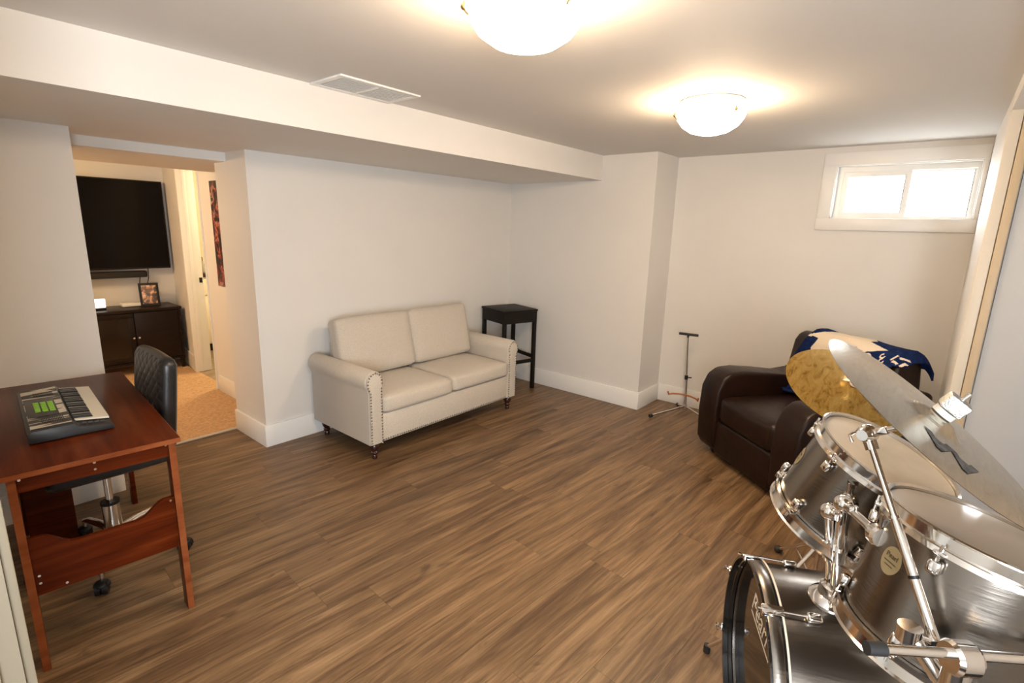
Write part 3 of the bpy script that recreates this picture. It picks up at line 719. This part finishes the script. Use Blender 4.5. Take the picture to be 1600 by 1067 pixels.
bx('body', M_BLACK, sb, -.45, .50, -.05, .03, 0, .062, bevel=.012); bx('grille', mat('speaker_cloth', (.02, .018, .018), .9), sb, -.44, .48, -.052, -.05, .008, .054); bx('wall_bracket', M_BLACK, sb, -.1, .1, .03, .08, .01, .05)
MB().tube([(1.625, 6.19, 1.0), (1.63, 6.225, .90), (1.60, 6.23, .78), (1.61, 6.23, .66)], .004).build('power_cord', M_BLACK, tv, world=True)
MB().tube([(1.555, 6.20, .93), (1.55, 6.235, .85), (1.56, 6.236, .75), (1.555, 6.236, .65)], .004).build('power_cord', M_BLACK, sb, world=True)
zc = .640
rt = thing('router', 'flat white router box lying on the dark media console', 'router', (1.43, 6.10, zc)); bx('case', mat('white_plastic', (.78, .76, .72), .4), rt, -.09, .09, -.06, .06, .004, .035, bevel=.006)
for a in (-.07, .07): MB().cyl((a, 0, 0), (a, 0, .005), .008).build('rubber_foot', M_RUB, rt)
pf = thing('photo_frame', 'black framed colour photo propped on the dark media console', 'picture frame', (1.57, 6.03, zc), R(-8))
Mt = Matrix.Rotation(R(-10), 4, 'X'); mb = MB()
for a in ((-.082, .082, 0, .022), (-.082, .082, .205, .227), (-.082, -.062, .022, .205), (.062, .082, .022, .205)): mb.box(a[0], a[1], -.009, .009, a[2], a[3], Mt)
mb.build('frame', M_BLACK, pf)
m, nt, b = nm('warm_photo_print'); nz = noise_chain(nt, 16, (1, 1, 1), 2, .5, dist=.8); rp = ramp(nt, [(.36, (.02, .012, .01)), (.47, (.14, .06, .03)), (.56, (.62, .30, .15)), (.68, (.75, .62, .48))])
nt.links.new(nz.outputs[0], rp.inputs[0]); nt.links.new(rp.outputs[0], b.inputs['Base Color']); b.inputs['Roughness'].default_value = .2
MB().box(-.062, .062, -.003, .002, .022, .205, Mt).build('print', m, pf); MB().box(-.062, .062, .002, .006, .022, .205, Mt).build('backing', M_BLACK, pf)
MB().tube([(0, .03, .15), (0, .08, .004)], .005).build('strut', M_BLACK, pf)
wb = thing('desk_display', 'small bright white device on a dark base at the left of the media console', 'device', (1.15, 6.02, zc))
bx('face', emit('lit_white_face', (1, .97, .92), 1.2), wb, -.055, .055, -.022, .0, .018, .105, bevel=.01); bx('base', M_BLACK, wb, -.05, .05, -.04, .02, 0, .02, bevel=.004); bx('housing', mat('pale_case', (.7, .68, .64), .5), wb, -.055, .055, .0, .02, .018, .105, bevel=.006)
ou = thing('wall_outlet', 'white wall outlet plate with plug behind the photo frame', 'outlet', (1.68, 6.25, .74)); bx('plate', M_TRIM, ou, -.035, .035, -.006, 0, -.057, .057, bevel=.003); bx('plug', M_TRIM, ou, -.02, .02, -.04, -.006, -.03, .03, bevel=.005)
# poster on the wall of the opening
m, nt, b = nm('sports_poster_print'); nz = noise_chain(nt, 13, (1, 1, .8), 6, .7, dist=.6)
rp = ramp(nt, [(.28, (.05, .075, .02)), (.38, (.015, .016, .012)), (.49, (.045, .04, .045)), (.53, (.26, .03, .02)), (.57, (.46, .10, .05)), (.60, (.50, .42, .36)), (.64, (.04, .035, .04)), (.74, (.12, .05, .03))])
nt.links.new(nz.outputs[0], rp.inputs[0]); nt.links.new(rp.outputs[0], b.inputs['Base Color']); b.inputs['Roughness'].default_value = .35
po = bx('poster', m, None, 1.6965, 1.6995, 4.06, 4.62, .963, 1.802); tag(po, 'red and black glossy sports poster on the wall beyond the opening', 'poster')
# vanity glimpsed through the doorway
va = thing('vanity_cabinet', 'white vanity cabinet glimpsed through the doorway past the television', 'cabinet', (2.45, 6.62, .004))
M_CAB = mat('cabinet_white', (.80, .74, .60), .4)
bx('body', M_CAB, va, -.50, .5, -.24, .26, .09, .86); bx('toe_kick', M_BLACK, va, -.48, .48, -.20, .24, 0, .09)
bx('countertop', mat('dark_counter', (.03, .02, .015), .25), va, -.52, .52, -.265, .26, .86, .90, bevel=.004)
for k in range(2):
    x0_ = -.49 + k * .5; d = bx('drawer_front', M_CAB, va, x0_, x0_ + .48, -.258, -.24, .66, .84, bevel=.004); d = bx('door', M_CAB, va, x0_, x0_ + .48, -.258, -.24, .11, .645, bevel=.004)
    bx('door_panel', M_CAB, d, x0_ + .06, x0_ + .42, -.263, -.258, .17, .585, bevel=.004)
so = thing('soap_bottle', 'small soap bottle on the vanity counter by the door jamb', 'bottle', (2.24, 6.50, .905)); MB().lathe([(.025, 0), (.028, .01), (.026, .09), (.012, .11), (.010, .13)], (0, 0, 0), n=16).build('bottle', mat('grey_plastic', (.4, .36, .3), .3), so); MB().tube([(0, 0, .12), (0, 0, .17), (-.03, -.01, .172)], .005).build('pump', M_BLACK, so)

# ------------------------------------------------------------------ drum kit
M_HEAD = mat('coated_drum_head', (.44, .375, .285), .5, var=.16, vscale=5, bump=.05, bscale=150)
M_CLEAR = mat('resonant_head', (.30, .27, .23), .3)
M_HBLK = mat('gloss_black_lacquer', (.008, .008, .008), .12, coat=.6)
M_LOGO = mat('white_print', (.75, .70, .62), .5); M_BADGE = mat('badge_gold', (.26, .21, .115), .5, .2); M_INK = mat('badge_ink', (.06, .04, .02), .6)
def ring_dir(n, ang):
    a = n.cross(Vector((0, 0, 1))).normalized(); b = n.cross(a); return a * math.cos(ang) + b * math.sin(ang)
def ang_of(P, c, n):
    a = n.cross(Vector((0, 0, 1))).normalized(); b = n.cross(a); q = Vector(P) - c; return math.atan2(q.dot(b), q.dot(a))
def obox(mb, c, u, v_, w, su, sv, sw):
    M = Matrix((u, v_, w)).transposed().to_4x4(); M.translation = c
    return mb.box(-su / 2, su / 2, -sv / 2, sv / 2, -sw / 2, sw / 2, M)
def badge(t, P, c, n, Rr, name='badge'):
    P = Vector(P); q = P - c; h = q.dot(n); d = (q - n * h).normalized(); tang = n.cross(d).normalized()
    mb = MB(); N = 24; vs = []; 
    for lay in (Rr + .0004, Rr + .0016):
        for k in range(N):
            a = 2 * PI * k / N; x = .021 * math.cos(a); y = .027 * math.sin(a)
            vs.append(c + n * (h + y) + (d * math.cos(x / Rr) + tang * math.sin(x / Rr)) * lay)
    mb.add(vs, [tuple(range(N))[::-1], tuple(range(N, 2 * N))] + [(k, (k + 1) % N, N + (k + 1) % N, N + k) for k in range(N)])
    o = mb.build(name, M_BADGE, t, world=True)
    for body, sz, dy in (('Pearl', .013, .009), ('___', .026, -.003), ('___', .018, -.010)):
        if body == '___': obox(MB(), c + n * (h + dy) + d * (Rr + .0018), tang, n, d, sz, .0016, .0004).build('badge_rule', M_INK, o, world=True); continue
        M = Matrix((tang, n, d)).transposed().to_4x4(); M.translation = c + n * (h + dy) + d * (Rr + .0018)
        text_mesh('badge_lettering', body, sz, M, M_INK, o, .0002)
M_HEAD2 = mat('clear_drum_head', (.26, .215, .165), .28, var=.1, vscale=5)
def nearer(p, k=.943): return Vector((0, 0, 1.5)) + (Vector(p) - Vector((0, 0, 1.5))) * k
def tom(label, c, n, Rh, L, lug_at, badge_at, nl=6, hm=None):
    c = Vector(c); n = Vector(n).normalized(); Rs = Rh - .011
    t = thing('tom_drum', label, 'drum', c - n * L, 0, 'rack toms of the drum kit')
    MB().lathe([(Rs, -.012), (Rs, -L + .012), (Rs - .006, -L + .012), (Rs - .006, -.012)], c, n, 56, loop=True).build('shell', M_STEEL, t, world=True)
    for nmz, h0, sg in (('top_hoop', 0, 1), ('bottom_hoop', -L, -1)):
        MB().lathe([(Rh - .004, h0), (Rh, h0 - sg * .002), (Rh - .004, h0 - sg * .006), (Rh - .005, h0 - sg * .024), (Rh, h0 - sg * .028), (Rh + .001, h0 - sg * .038), (Rh - .009, h0 - sg * .038), (Rh - .009, h0 - sg * .004)], c, n, 56, loop=True).build(nmz, M_NICKEL, t, world=True, ang=35)
    MB().lathe([(Rs + .001, -.013), (Rs + .001, -.010), (Rs - .004, -.009), (.0, -.0088)], c, n, 56, cap0=False, cap1=False).build('batter_head', hm or M_HEAD, t, world=True)
    MB().lathe([(.0, -L + .010), (Rs + .001, -L + .010)], c, n, 56, cap0=False, cap1=False).build('resonant_head', M_CLEAR, t, world=True)
    a0 = ang_of(lug_at, c, n)
    for k in range(nl):
        d = ring_dir(n, a0 + k * 2 * PI / nl); tg = n.cross(d)
        for sg, h in ((1, -.062), (-1, -L + .062)):
            mb = MB(); p = c + d * (Rs + .009) + n * h
            obox(mb, p, tg, n, d, .021, .026, .018); lg = mb.build('lug', M_CHROME, t, world=True, bevel=.006, seg=3)
            hh = -.036 if sg > 0 else -L + .036; he = -.020 if sg > 0 else -L + .020
            rd = MB().cyl(p + d * .004 + n * 0, c + d * (Rh + .004) + n * he, .0030, n=8).build('tension_rod', M_CHROME, lg, world=True)
            obox(MB(), c + d * (Rh + .001) + n * hh, tg, n, d, .020, .007, .012).build('rod_ear', M_CHROME, lg, world=True, bevel=.002)
    badge(t, badge_at, c, n, Rs)
    return t, c, n, Rs
tom('steel tom drum farther from the camera, its rim under the gold cymbal', (1.506, .03, .984), (-.029, -.384, .923), .162, .257, (1.383, .129, .975), (1.481, .215, .927))
tom('nearest steel tom drum, cut by the right edge of the picture', nearer((1.285, -.152, .957)), (.141, -.178, .974), .165, .278, nearer((1.130, -.079, .943)), nearer((1.164, -.011, .887)), hm=M_HEAD2)

bn = Vector((-math.sin(.467), math.cos(.467), 0)); bc = Vector((1.393, .263, .300)); RB = .28; BD = .44
t = bass = thing('bass_drum', 'steel bass drum with black front hoop and chrome tom holder', 'drum', (bc.x - bn.x * .22, bc.y - bn.y * .22, 0))
MB().lathe([(RB, -.030), (RB, -BD + .03), (RB - .007, -BD + .03), (RB - .007, -.030)], bc, bn, 72, loop=True).build('shell', M_STEEL, t, world=True)
for nmz, h0, sg in (('front_hoop', 0, 1), ('rear_hoop', -BD, -1)):
    hp = MB().lathe([(RB + .002, h0), (RB + .010, h0), (RB + .010, h0 - sg * .044), (RB + .002, h0 - sg * .044), (RB + .002, h0 - sg * .030), (RB - .001, h0 - sg * .028), (RB - .001, h0 - sg * .018), (RB + .002, h0 - sg * .016)], bc, bn, 72, loop=True).build(nmz, M_HBLK, t, world=True, ang=30)
    MB().lathe([(RB + .0104, h0 - sg * .006), (RB + .0112, h0 - sg * .007), (RB + .0112, h0 - sg * .034), (RB + .0104, h0 - sg * .035)], bc, bn, 72, loop=True).build('hoop_inlay', M_STEEL, hp, world=True)
    MB().lathe([(RB + .001, h0 - sg * .041), (RB + .0115, h0 - sg * .041), (RB + .0115, h0 - sg * .046), (RB + .001, h0 - sg * .046)], bc, bn, 72, loop=True).build('head_collar', mat('pale_collar', (.66, .60, .50), .4), hp, world=True)
MB().lathe([(RB, -.034), (.0, -.034)], bc, bn, 72, cap0=False, cap1=False).build('front_head', mat('smoked_front_head', (.012, .010, .009), .06, spec=.9), t, world=True)
MB().lathe([(RB, -BD + .034), (.0, -BD + .034)], bc, bn, 72, cap0=False, cap1=False).build('rear_head', M_HEAD, t, world=True)
rgt = Vector((-bn.y, bn.x, 0)); up = Vector((0, 0, 1))
Mlg = Matrix((rgt, up, bn)).transposed().to_4x4(); Mlg.translation = bc - bn * .0335 + rgt * -.02 + up * .14
text_mesh('head_lettering', 'Pearl', .085, Mlg, M_LOGO, t, .0003, shear=.25)
obox(MB(), bc - bn * .0333 + rgt * .0 + up * .104, (rgt + up * .0).normalized(), up, bn, .20, .005, .0006).build('lettering_underline', M_LOGO, t, world=True)
a0 = ang_of((1.486, .297, .575), bc, bn); a1 = ang_of((1.28, .195, .561), bc, bn)
mid = ang_of(bc + up, bc, bn); step = PI / 4
for k in range(8):
    a = mid + step * (k + .5); d = ring_dir(bn, a); tg = bn.cross(d)
    lg = obox(MB(), bc + d * (RB + .010) + bn * -.118, tg, bn, d, .024, .036, .020).build('lug', M_CHROME, t, world=True, bevel=.007, seg=3)
    MB().cyl(bc + d * (RB + .016) + bn * .016, bc + d * (RB + .013) + bn * -.112, .0032, n=8).build('tension_rod', M_CHROME, lg, world=True)
    mb = MB(); obox(mb, bc + d * (RB + .0145) + bn * -.022, tg, bn, d, .026, .050, .006); obox(mb, bc + d * (RB + .008) + bn * .003, tg, bn, d, .022, .006, .018)
    mb.build('claw_hook', M_CHROME, lg, world=True, bevel=.002)
    MB().tube([bc + d * (RB + .016) + bn * .014 - tg * .012, bc + d * (RB + .016) + bn * .019, bc + d * (RB + .016) + bn * .014 + tg * .012], .004, 6).build('key_handle', M_CHROME, lg, world=True)
    obox(MB(), bc + d * (RB + .010) + bn * (-BD + .118), tg, bn, d, .024, .036, .020).build('lug', M_CHROME, t, world=True, bevel=.007, seg=3)
for sg in (-1, 1):
    d = ring_dir(bn, mid + sg * R(108)); p = bc + d * RB - bn * .09; q = Vector((bc.x, bc.y, 0)) + Vector((d.x, d.y, 0)).normalized() * .36 + bn * .02
    sp_ = MB().cyl(p, (q.x, q.y, .02), .007).build('spur', M_CHROME, t, world=True); MB().cyl((q.x, q.y, .0), (q.x, q.y, .03), .012).build('spur_tip', M_RUB, sp_, world=True)
# tom holder on the bass drum shell
P0 = Vector((1.445, .089, .576)); dn = (P0 - (bc + bn * ((P0 - bc).dot(bn)))).normalized()
th_ = MB().lathe([(.052, -.004), (.052, .004), (.045, .012), (.034, .02), (.030, .045), (.024, .05)], P0, dn, 28).build('tom_holder', M_CHROME, t, world=True, ang=30)
tops = (Vector((1.325, .114, .872)), Vector((1.295, .088, .915)))
for q, (off, tp_, bra) in enumerate(((rgt * -.016, tops[0], Vector((1.355, .086, .895))), (rgt * .016, tops[1], Vector((1.155, .012, .935))))):
    b0 = P0 + dn * .03 + off * .9
    MB().cyl(b0, tp_, .0130, n=16).build('post', M_CHROME, th_, world=True)
    MB().cyl(b0.lerp(tp_, .42), b0.lerp(tp_, .55), .0185, n=16).build('post_collar', M_CHROME, th_, world=True)
    MB().sphere(tp_, .0215, 14, 10).build('ball_joint', M_CHROME, th_, world=True)
    MB().cyl(tp_, tp_.lerp(bra, 1.0), .0095, n=14).build('l_arm', M_CHROME, th_, world=True)
    MB().cyl(tp_ - rgt * .008 - up * .004, tp_ + rgt * .05 + up * .012, .009, n=12).build('wing_bolt', M_CHROME, th_, world=True)
    obox(MB(), tp_ + rgt * .058 + up * .014, rgt, up, bn, .012, .026, .008).build('wing', M_CHROME, th_, world=True, bevel=.003)
    dirv = (bra - tp_).normalized()
    MB().lathe([(.019, -.012), (.023, -.006), (.023, .008), (.017, .014), (.014, .03)], bra, -dirv, 20).build('bracket', M_CHROME, th_, world=True, ang=30)
    mbx = MB(); mbx.cyl(bra + up * .022, bra + up * .046, .006); obox(mbx, bra + up * .046, rgt, up, bn, .030, .010, .007); mbx.build('bracket_wing', M_CHROME, th_, world=True)

# cymbals
def cymbal_mat(name, c0, c1, c2, rough, grime, st=.28, sc=(1, 1, 1)):
    m, nt, b = nm(name); b.inputs['Metallic'].default_value = 1; b.inputs['Roughness'].default_value = rough
    n1 = noise_chain(nt, 11, sc, 7, .75, dist=1.5); rp = ramp(nt, [(st, c0), (st + grime, c1), (.72, c2)])
    nt.links.new(n1.outputs[0], rp.inputs[0]); nt.links.new(rp.outputs[0], b.inputs['Base Color'])
    tc = nd(nt, 'ShaderNodeTexCoord'); sp = nd(nt, 'ShaderNodeVectorMath', operation='LENGTH'); nt.links.new(tc.outputs['Object'], sp.inputs[0])
    mu = nd(nt, 'ShaderNodeMath', operation='MULTIPLY'); mu.inputs[1].default_value = 2200; nt.links.new(sp.outputs['Value'], mu.inputs[0])
    si = nd(nt, 'ShaderNodeMath', operation='SINE'); nt.links.new(mu.outputs[0], si.inputs[0])
    bp = nd(nt, 'ShaderNodeBump'); bp.inputs['Strength'].default_value = .06; bp.inputs['Distance'].default_value = .001
    nt.links.new(si.outputs[0], bp.inputs['Height']); nt.links.new(bp.outputs[0], b.inputs['Normal']); return m
M_CYM1 = cymbal_mat('pale_bronze_cymbal', (.44, .385, .30), (.56, .50, .41), (.66, .61, .53), .24, .15, .30, (1, 5, 1))
M_CYM2 = cymbal_mat('tarnished_gold_cymbal', (.36, .19, .035), (.66, .41, .10), (.86, .60, .20), .27, .10, .37, (1, 2.6, 1))
def cymbal(label, c, n, Rc, m_):
    t = thing('cymbal', label, 'cymbal', c, 0); c = Vector(c); n = Vector(n).normalized()
    pr_ = [(Rc, 0), (Rc * .85, .0030), (Rc * .6, .0062), (Rc * .35, .0085), (.046, .0095), (.038, .013), (.028, .0195), (.015, .0225), (.0055, .023)]
    lo = [(r_ - .0 if i else Rc - .0005, h - .0012) for i, (r_, h) in enumerate(pr_)]
    MB().lathe(pr_ + lo[::-1], c, n, 96, loop=True).build('bronze', m_, t, world=True, ang=30)
    return t, c, n
t, c, n = cymbal('pale silvery crash cymbal tilted steeply at the right edge, nearest the camera', (1.086, -.022, 1.198), (.033, -.587, .809), .20, M_CYM1)
a_ = n.cross(up).normalized(); b_ = n.cross(a_)
Mtx = Matrix((-b_, a_, (n + a_ * .035).normalized())).transposed().to_4x4(); Mtx.translation = c + a_ * .108 + b_ * .026 + n * .0078
tx = text_mesh('cymbal_lettering', 'AA', .062, Mtx, mat('cymbal_ink', (.09, .085, .08), .6), t, .0004, offset=.0035)
cymbal('tarnished gold cymbal in front of the armchair, behind the far tom', (2.221, .193, .951), (-.331, -.315, .89), .23, M_CYM2)

def cym_h(r_, Rc=.20):
    pr_ = [(.0055, .023), (.015, .0225), (.028, .0195), (.038, .013), (.046, .0095), (Rc * .35, .0085), (Rc * .6, .0062), (Rc * .85, .0030), (Rc, 0)]
    for (r0, h0), (r1, h1) in zip(pr_[:-1], pr_[1:]):
        if r_ <= r1: return h0 + (h1 - h0) * (r_ - r0) / (r1 - r0)
    return 0
nv = n; bmt = bmesh.new(); bmt.from_mesh(tx.data)
bmesh.ops.subdivide_edges(bmt, edges=[e for e in bmt.edges if e.calc_length() > .008], cuts=3); bmesh.ops.triangulate(bmt, faces=bmt.faces)
zc_ = [v.co.dot(nv) for v in bmt.verts]
for v in bmt.verts:
    rad = v.co - nv * v.co.dot(nv); v.co = rad + nv * (cym_h(rad.length) + .0010)
bmt.to_mesh(tx.data); bmt.free()
# boom stand of the near cymbal
st = thing('cymbal_stand', 'chrome boom stand holding the pale cymbal, black-capped bar at the bottom edge', 'stand', (.953, -.117, 0))
T = Vector((1.116, .060, 1.146)); Bq = Vector((.995, -.088, .859)); A1 = Vector((.985, -.052, .868)); K = Vector((.953, -.117, .863)); top_ = c + n * .085
def W_(mb, name, m_, par=st, **k): return mb.build(name, m_, par, world=True, **k)
rod = W_(MB().cyl(T, c + n * .005, .0050), 'tilter_rod', M_CHROME)
W_(MB().cyl(c + n * .0, c + n * .075, .0038), 'threaded_rod', M_CHROME, rod)
W_(MB().cyl(c + n * .024, c + n * .034, .017, n=20), 'felt', mat('grey_felt', (.45, .44, .42), .95), rod)
W_(obox(MB(), c + n * .048, n, a_, b_, .026, .034, .036), 'wing_nut', mat('knurled_zinc', (.42, .42, .41), .42, 1, bump=.3, bscale=300), rod, bevel=.004)
ti = W_(MB().sphere(T, .018, 16, 10), 'tilter', M_CHROME)
dT = (c - T).normalized(); W_(MB().lathe([(.010, -.02), (.014, -.012), (.014, .012), (.009, .02)], T, up.cross(dT), 18), 'tilter_gear', M_CHROME, ti)
W_(obox(MB(), T + dT * .024, dT, up.cross(dT).normalized(), dT.cross(up.cross(dT)).normalized(), .026, .016, .014), 'tilter_block', M_CHROME, ti, bevel=.003)
W_(MB().tube([T - dT * .015 + up * .012, T - dT * .034 + up * .004, T - dT * .026 - up * .012], .003), 'tilter_wing', M_CHROME, ti)
dB = (Bq - T).normalized()
bm_ = W_(MB().cyl(T, T + dB * .03, .0115), 'boom_socket', M_CHROME); W_(MB().cyl(T + dB * .03, T.lerp(Bq, .45), .0060), 'boom_upper_tube', M_CHROME, bm_)
W_(MB().cyl(T.lerp(Bq, .44), Bq, .0080), 'boom_lower_tube', M_NICKEL, bm_)
for q in (.42, .70): W_(MB().cyl(T.lerp(Bq, q), T.lerp(Bq, q + .015), .0090), 'boom_ring', M_BLACK if q > .5 else M_CHROME, bm_)
W_(MB().cyl(Bq - dB * .006, Bq + dB * .016, .0105), 'boom_tip', M_BLACK, bm_)
G = Vector((.973, -.124, .79))
W_(MB().cyl(A1, G, .0135, n=18), 'arm_tube', M_NICKEL); W_(MB().cyl(A1 + up * .012, A1 - up * .014 + rgt * .0, .018, n=18), 'arm_joint', M_CHROME)
W_(MB().cyl(Bq, A1, .006), 'arm_link', M_CHROME)
C0 = Vector((.867, -.005, .891)); C1 = Vector((1.085, -.270, .876)); dC = (C1 - C0).normalized()
cb = W_(MB().cyl(C0, C1, .0082, n=18), 'crossbar', M_CHROME); W_(MB().cyl(C0 - dC * .004, C0 + dC * .024, .0105, n=18), 'end_cap', M_RUB, cb)
Kb = C0 + dC * ((K - C0).dot(dC))
W_(MB().lathe([(.022, -.020), (.026, -.014), (.026, .014), (.022, .020)], Kb - up * .006, dC, 24), 'clamp', M_CHROME, cb, ang=30); W_(MB().cyl(Kb - up * .02, Kb - up * .075, .019, n=20), 'clamp_socket', M_CHROME, cb)
W_(MB().cyl((Kb.x, Kb.y, .30), Kb - up * .06, .0125, n=18), 'mast', M_CHROME); W_(MB().cyl((Kb.x, Kb.y, .10), (Kb.x, Kb.y, .36), .0155, n=18), 'mast_base', M_CHROME)
def tripod(par, x, y, Rl, a0, ztop=.30):
    for k in range(3):
        a = a0 + k * 2 * PI / 3; c_, s_ = math.cos(a), math.sin(a); f_ = Vector((x + c_ * Rl, y + s_ * Rl, .016))
        lg = MB().cyl((x + c_ * .015, y + s_ * .015, ztop), f_, .0075, n=10).build('leg', M_CHROME, par, world=True)
        MB().cyl((x + c_ * .012, y + s_ * .012, .11), Vector((x, y, ztop)).lerp(f_, .55), .005, n=8).build('brace', M_NICKEL, lg, world=True)
        MB().sphere((f_.x, f_.y, .017), .017, 12, 8, (1.2, 1.2, 1)).build('rubber_foot', M_RUB, lg, world=True)
tripod(st, Kb.x, Kb.y, .22, R(100))
# stand of the gold cymbal
gx, gy = 2.225, .20; gs = thing('cymbal_stand', 'chrome tripod stand under the gold cymbal, foot on the floor before the armchair', 'stand', (gx, gy, 0))
gc = Vector((2.221, .193, .951)); gn = Vector((-.331, -.315, .89)).normalized()
MB().cyl((gx, gy, .10), (gx, gy, .55), .0145, n=16).build('mast_base', M_CHROME, gs, world=True); MB().cyl((gx, gy, .53), (gx + .004, gy + .004, .90), .010, n=14).build('mast', M_CHROME, gs, world=True)
ti = MB().sphere((gx + .004, gy + .004, .905), .018).build('tilter', M_CHROME, gs, world=True); MB().cyl((gx + .004, gy + .004, .905), gc + gn * .065, .0042).build('tilter_rod', M_CHROME, ti, world=True)
MB().cyl(gc + gn * .024, gc + gn * .034, .017).build('felt', mat('grey_felt2', (.4, .38, .35), .95), ti, world=True); MB().cyl(gc + gn * .034, gc + gn * .055, .010).build('wing_nut', M_CHROME, ti, world=True)
tripod(gs, gx, gy, .38, math.atan2(.397 - gy, 2.548 - gx))
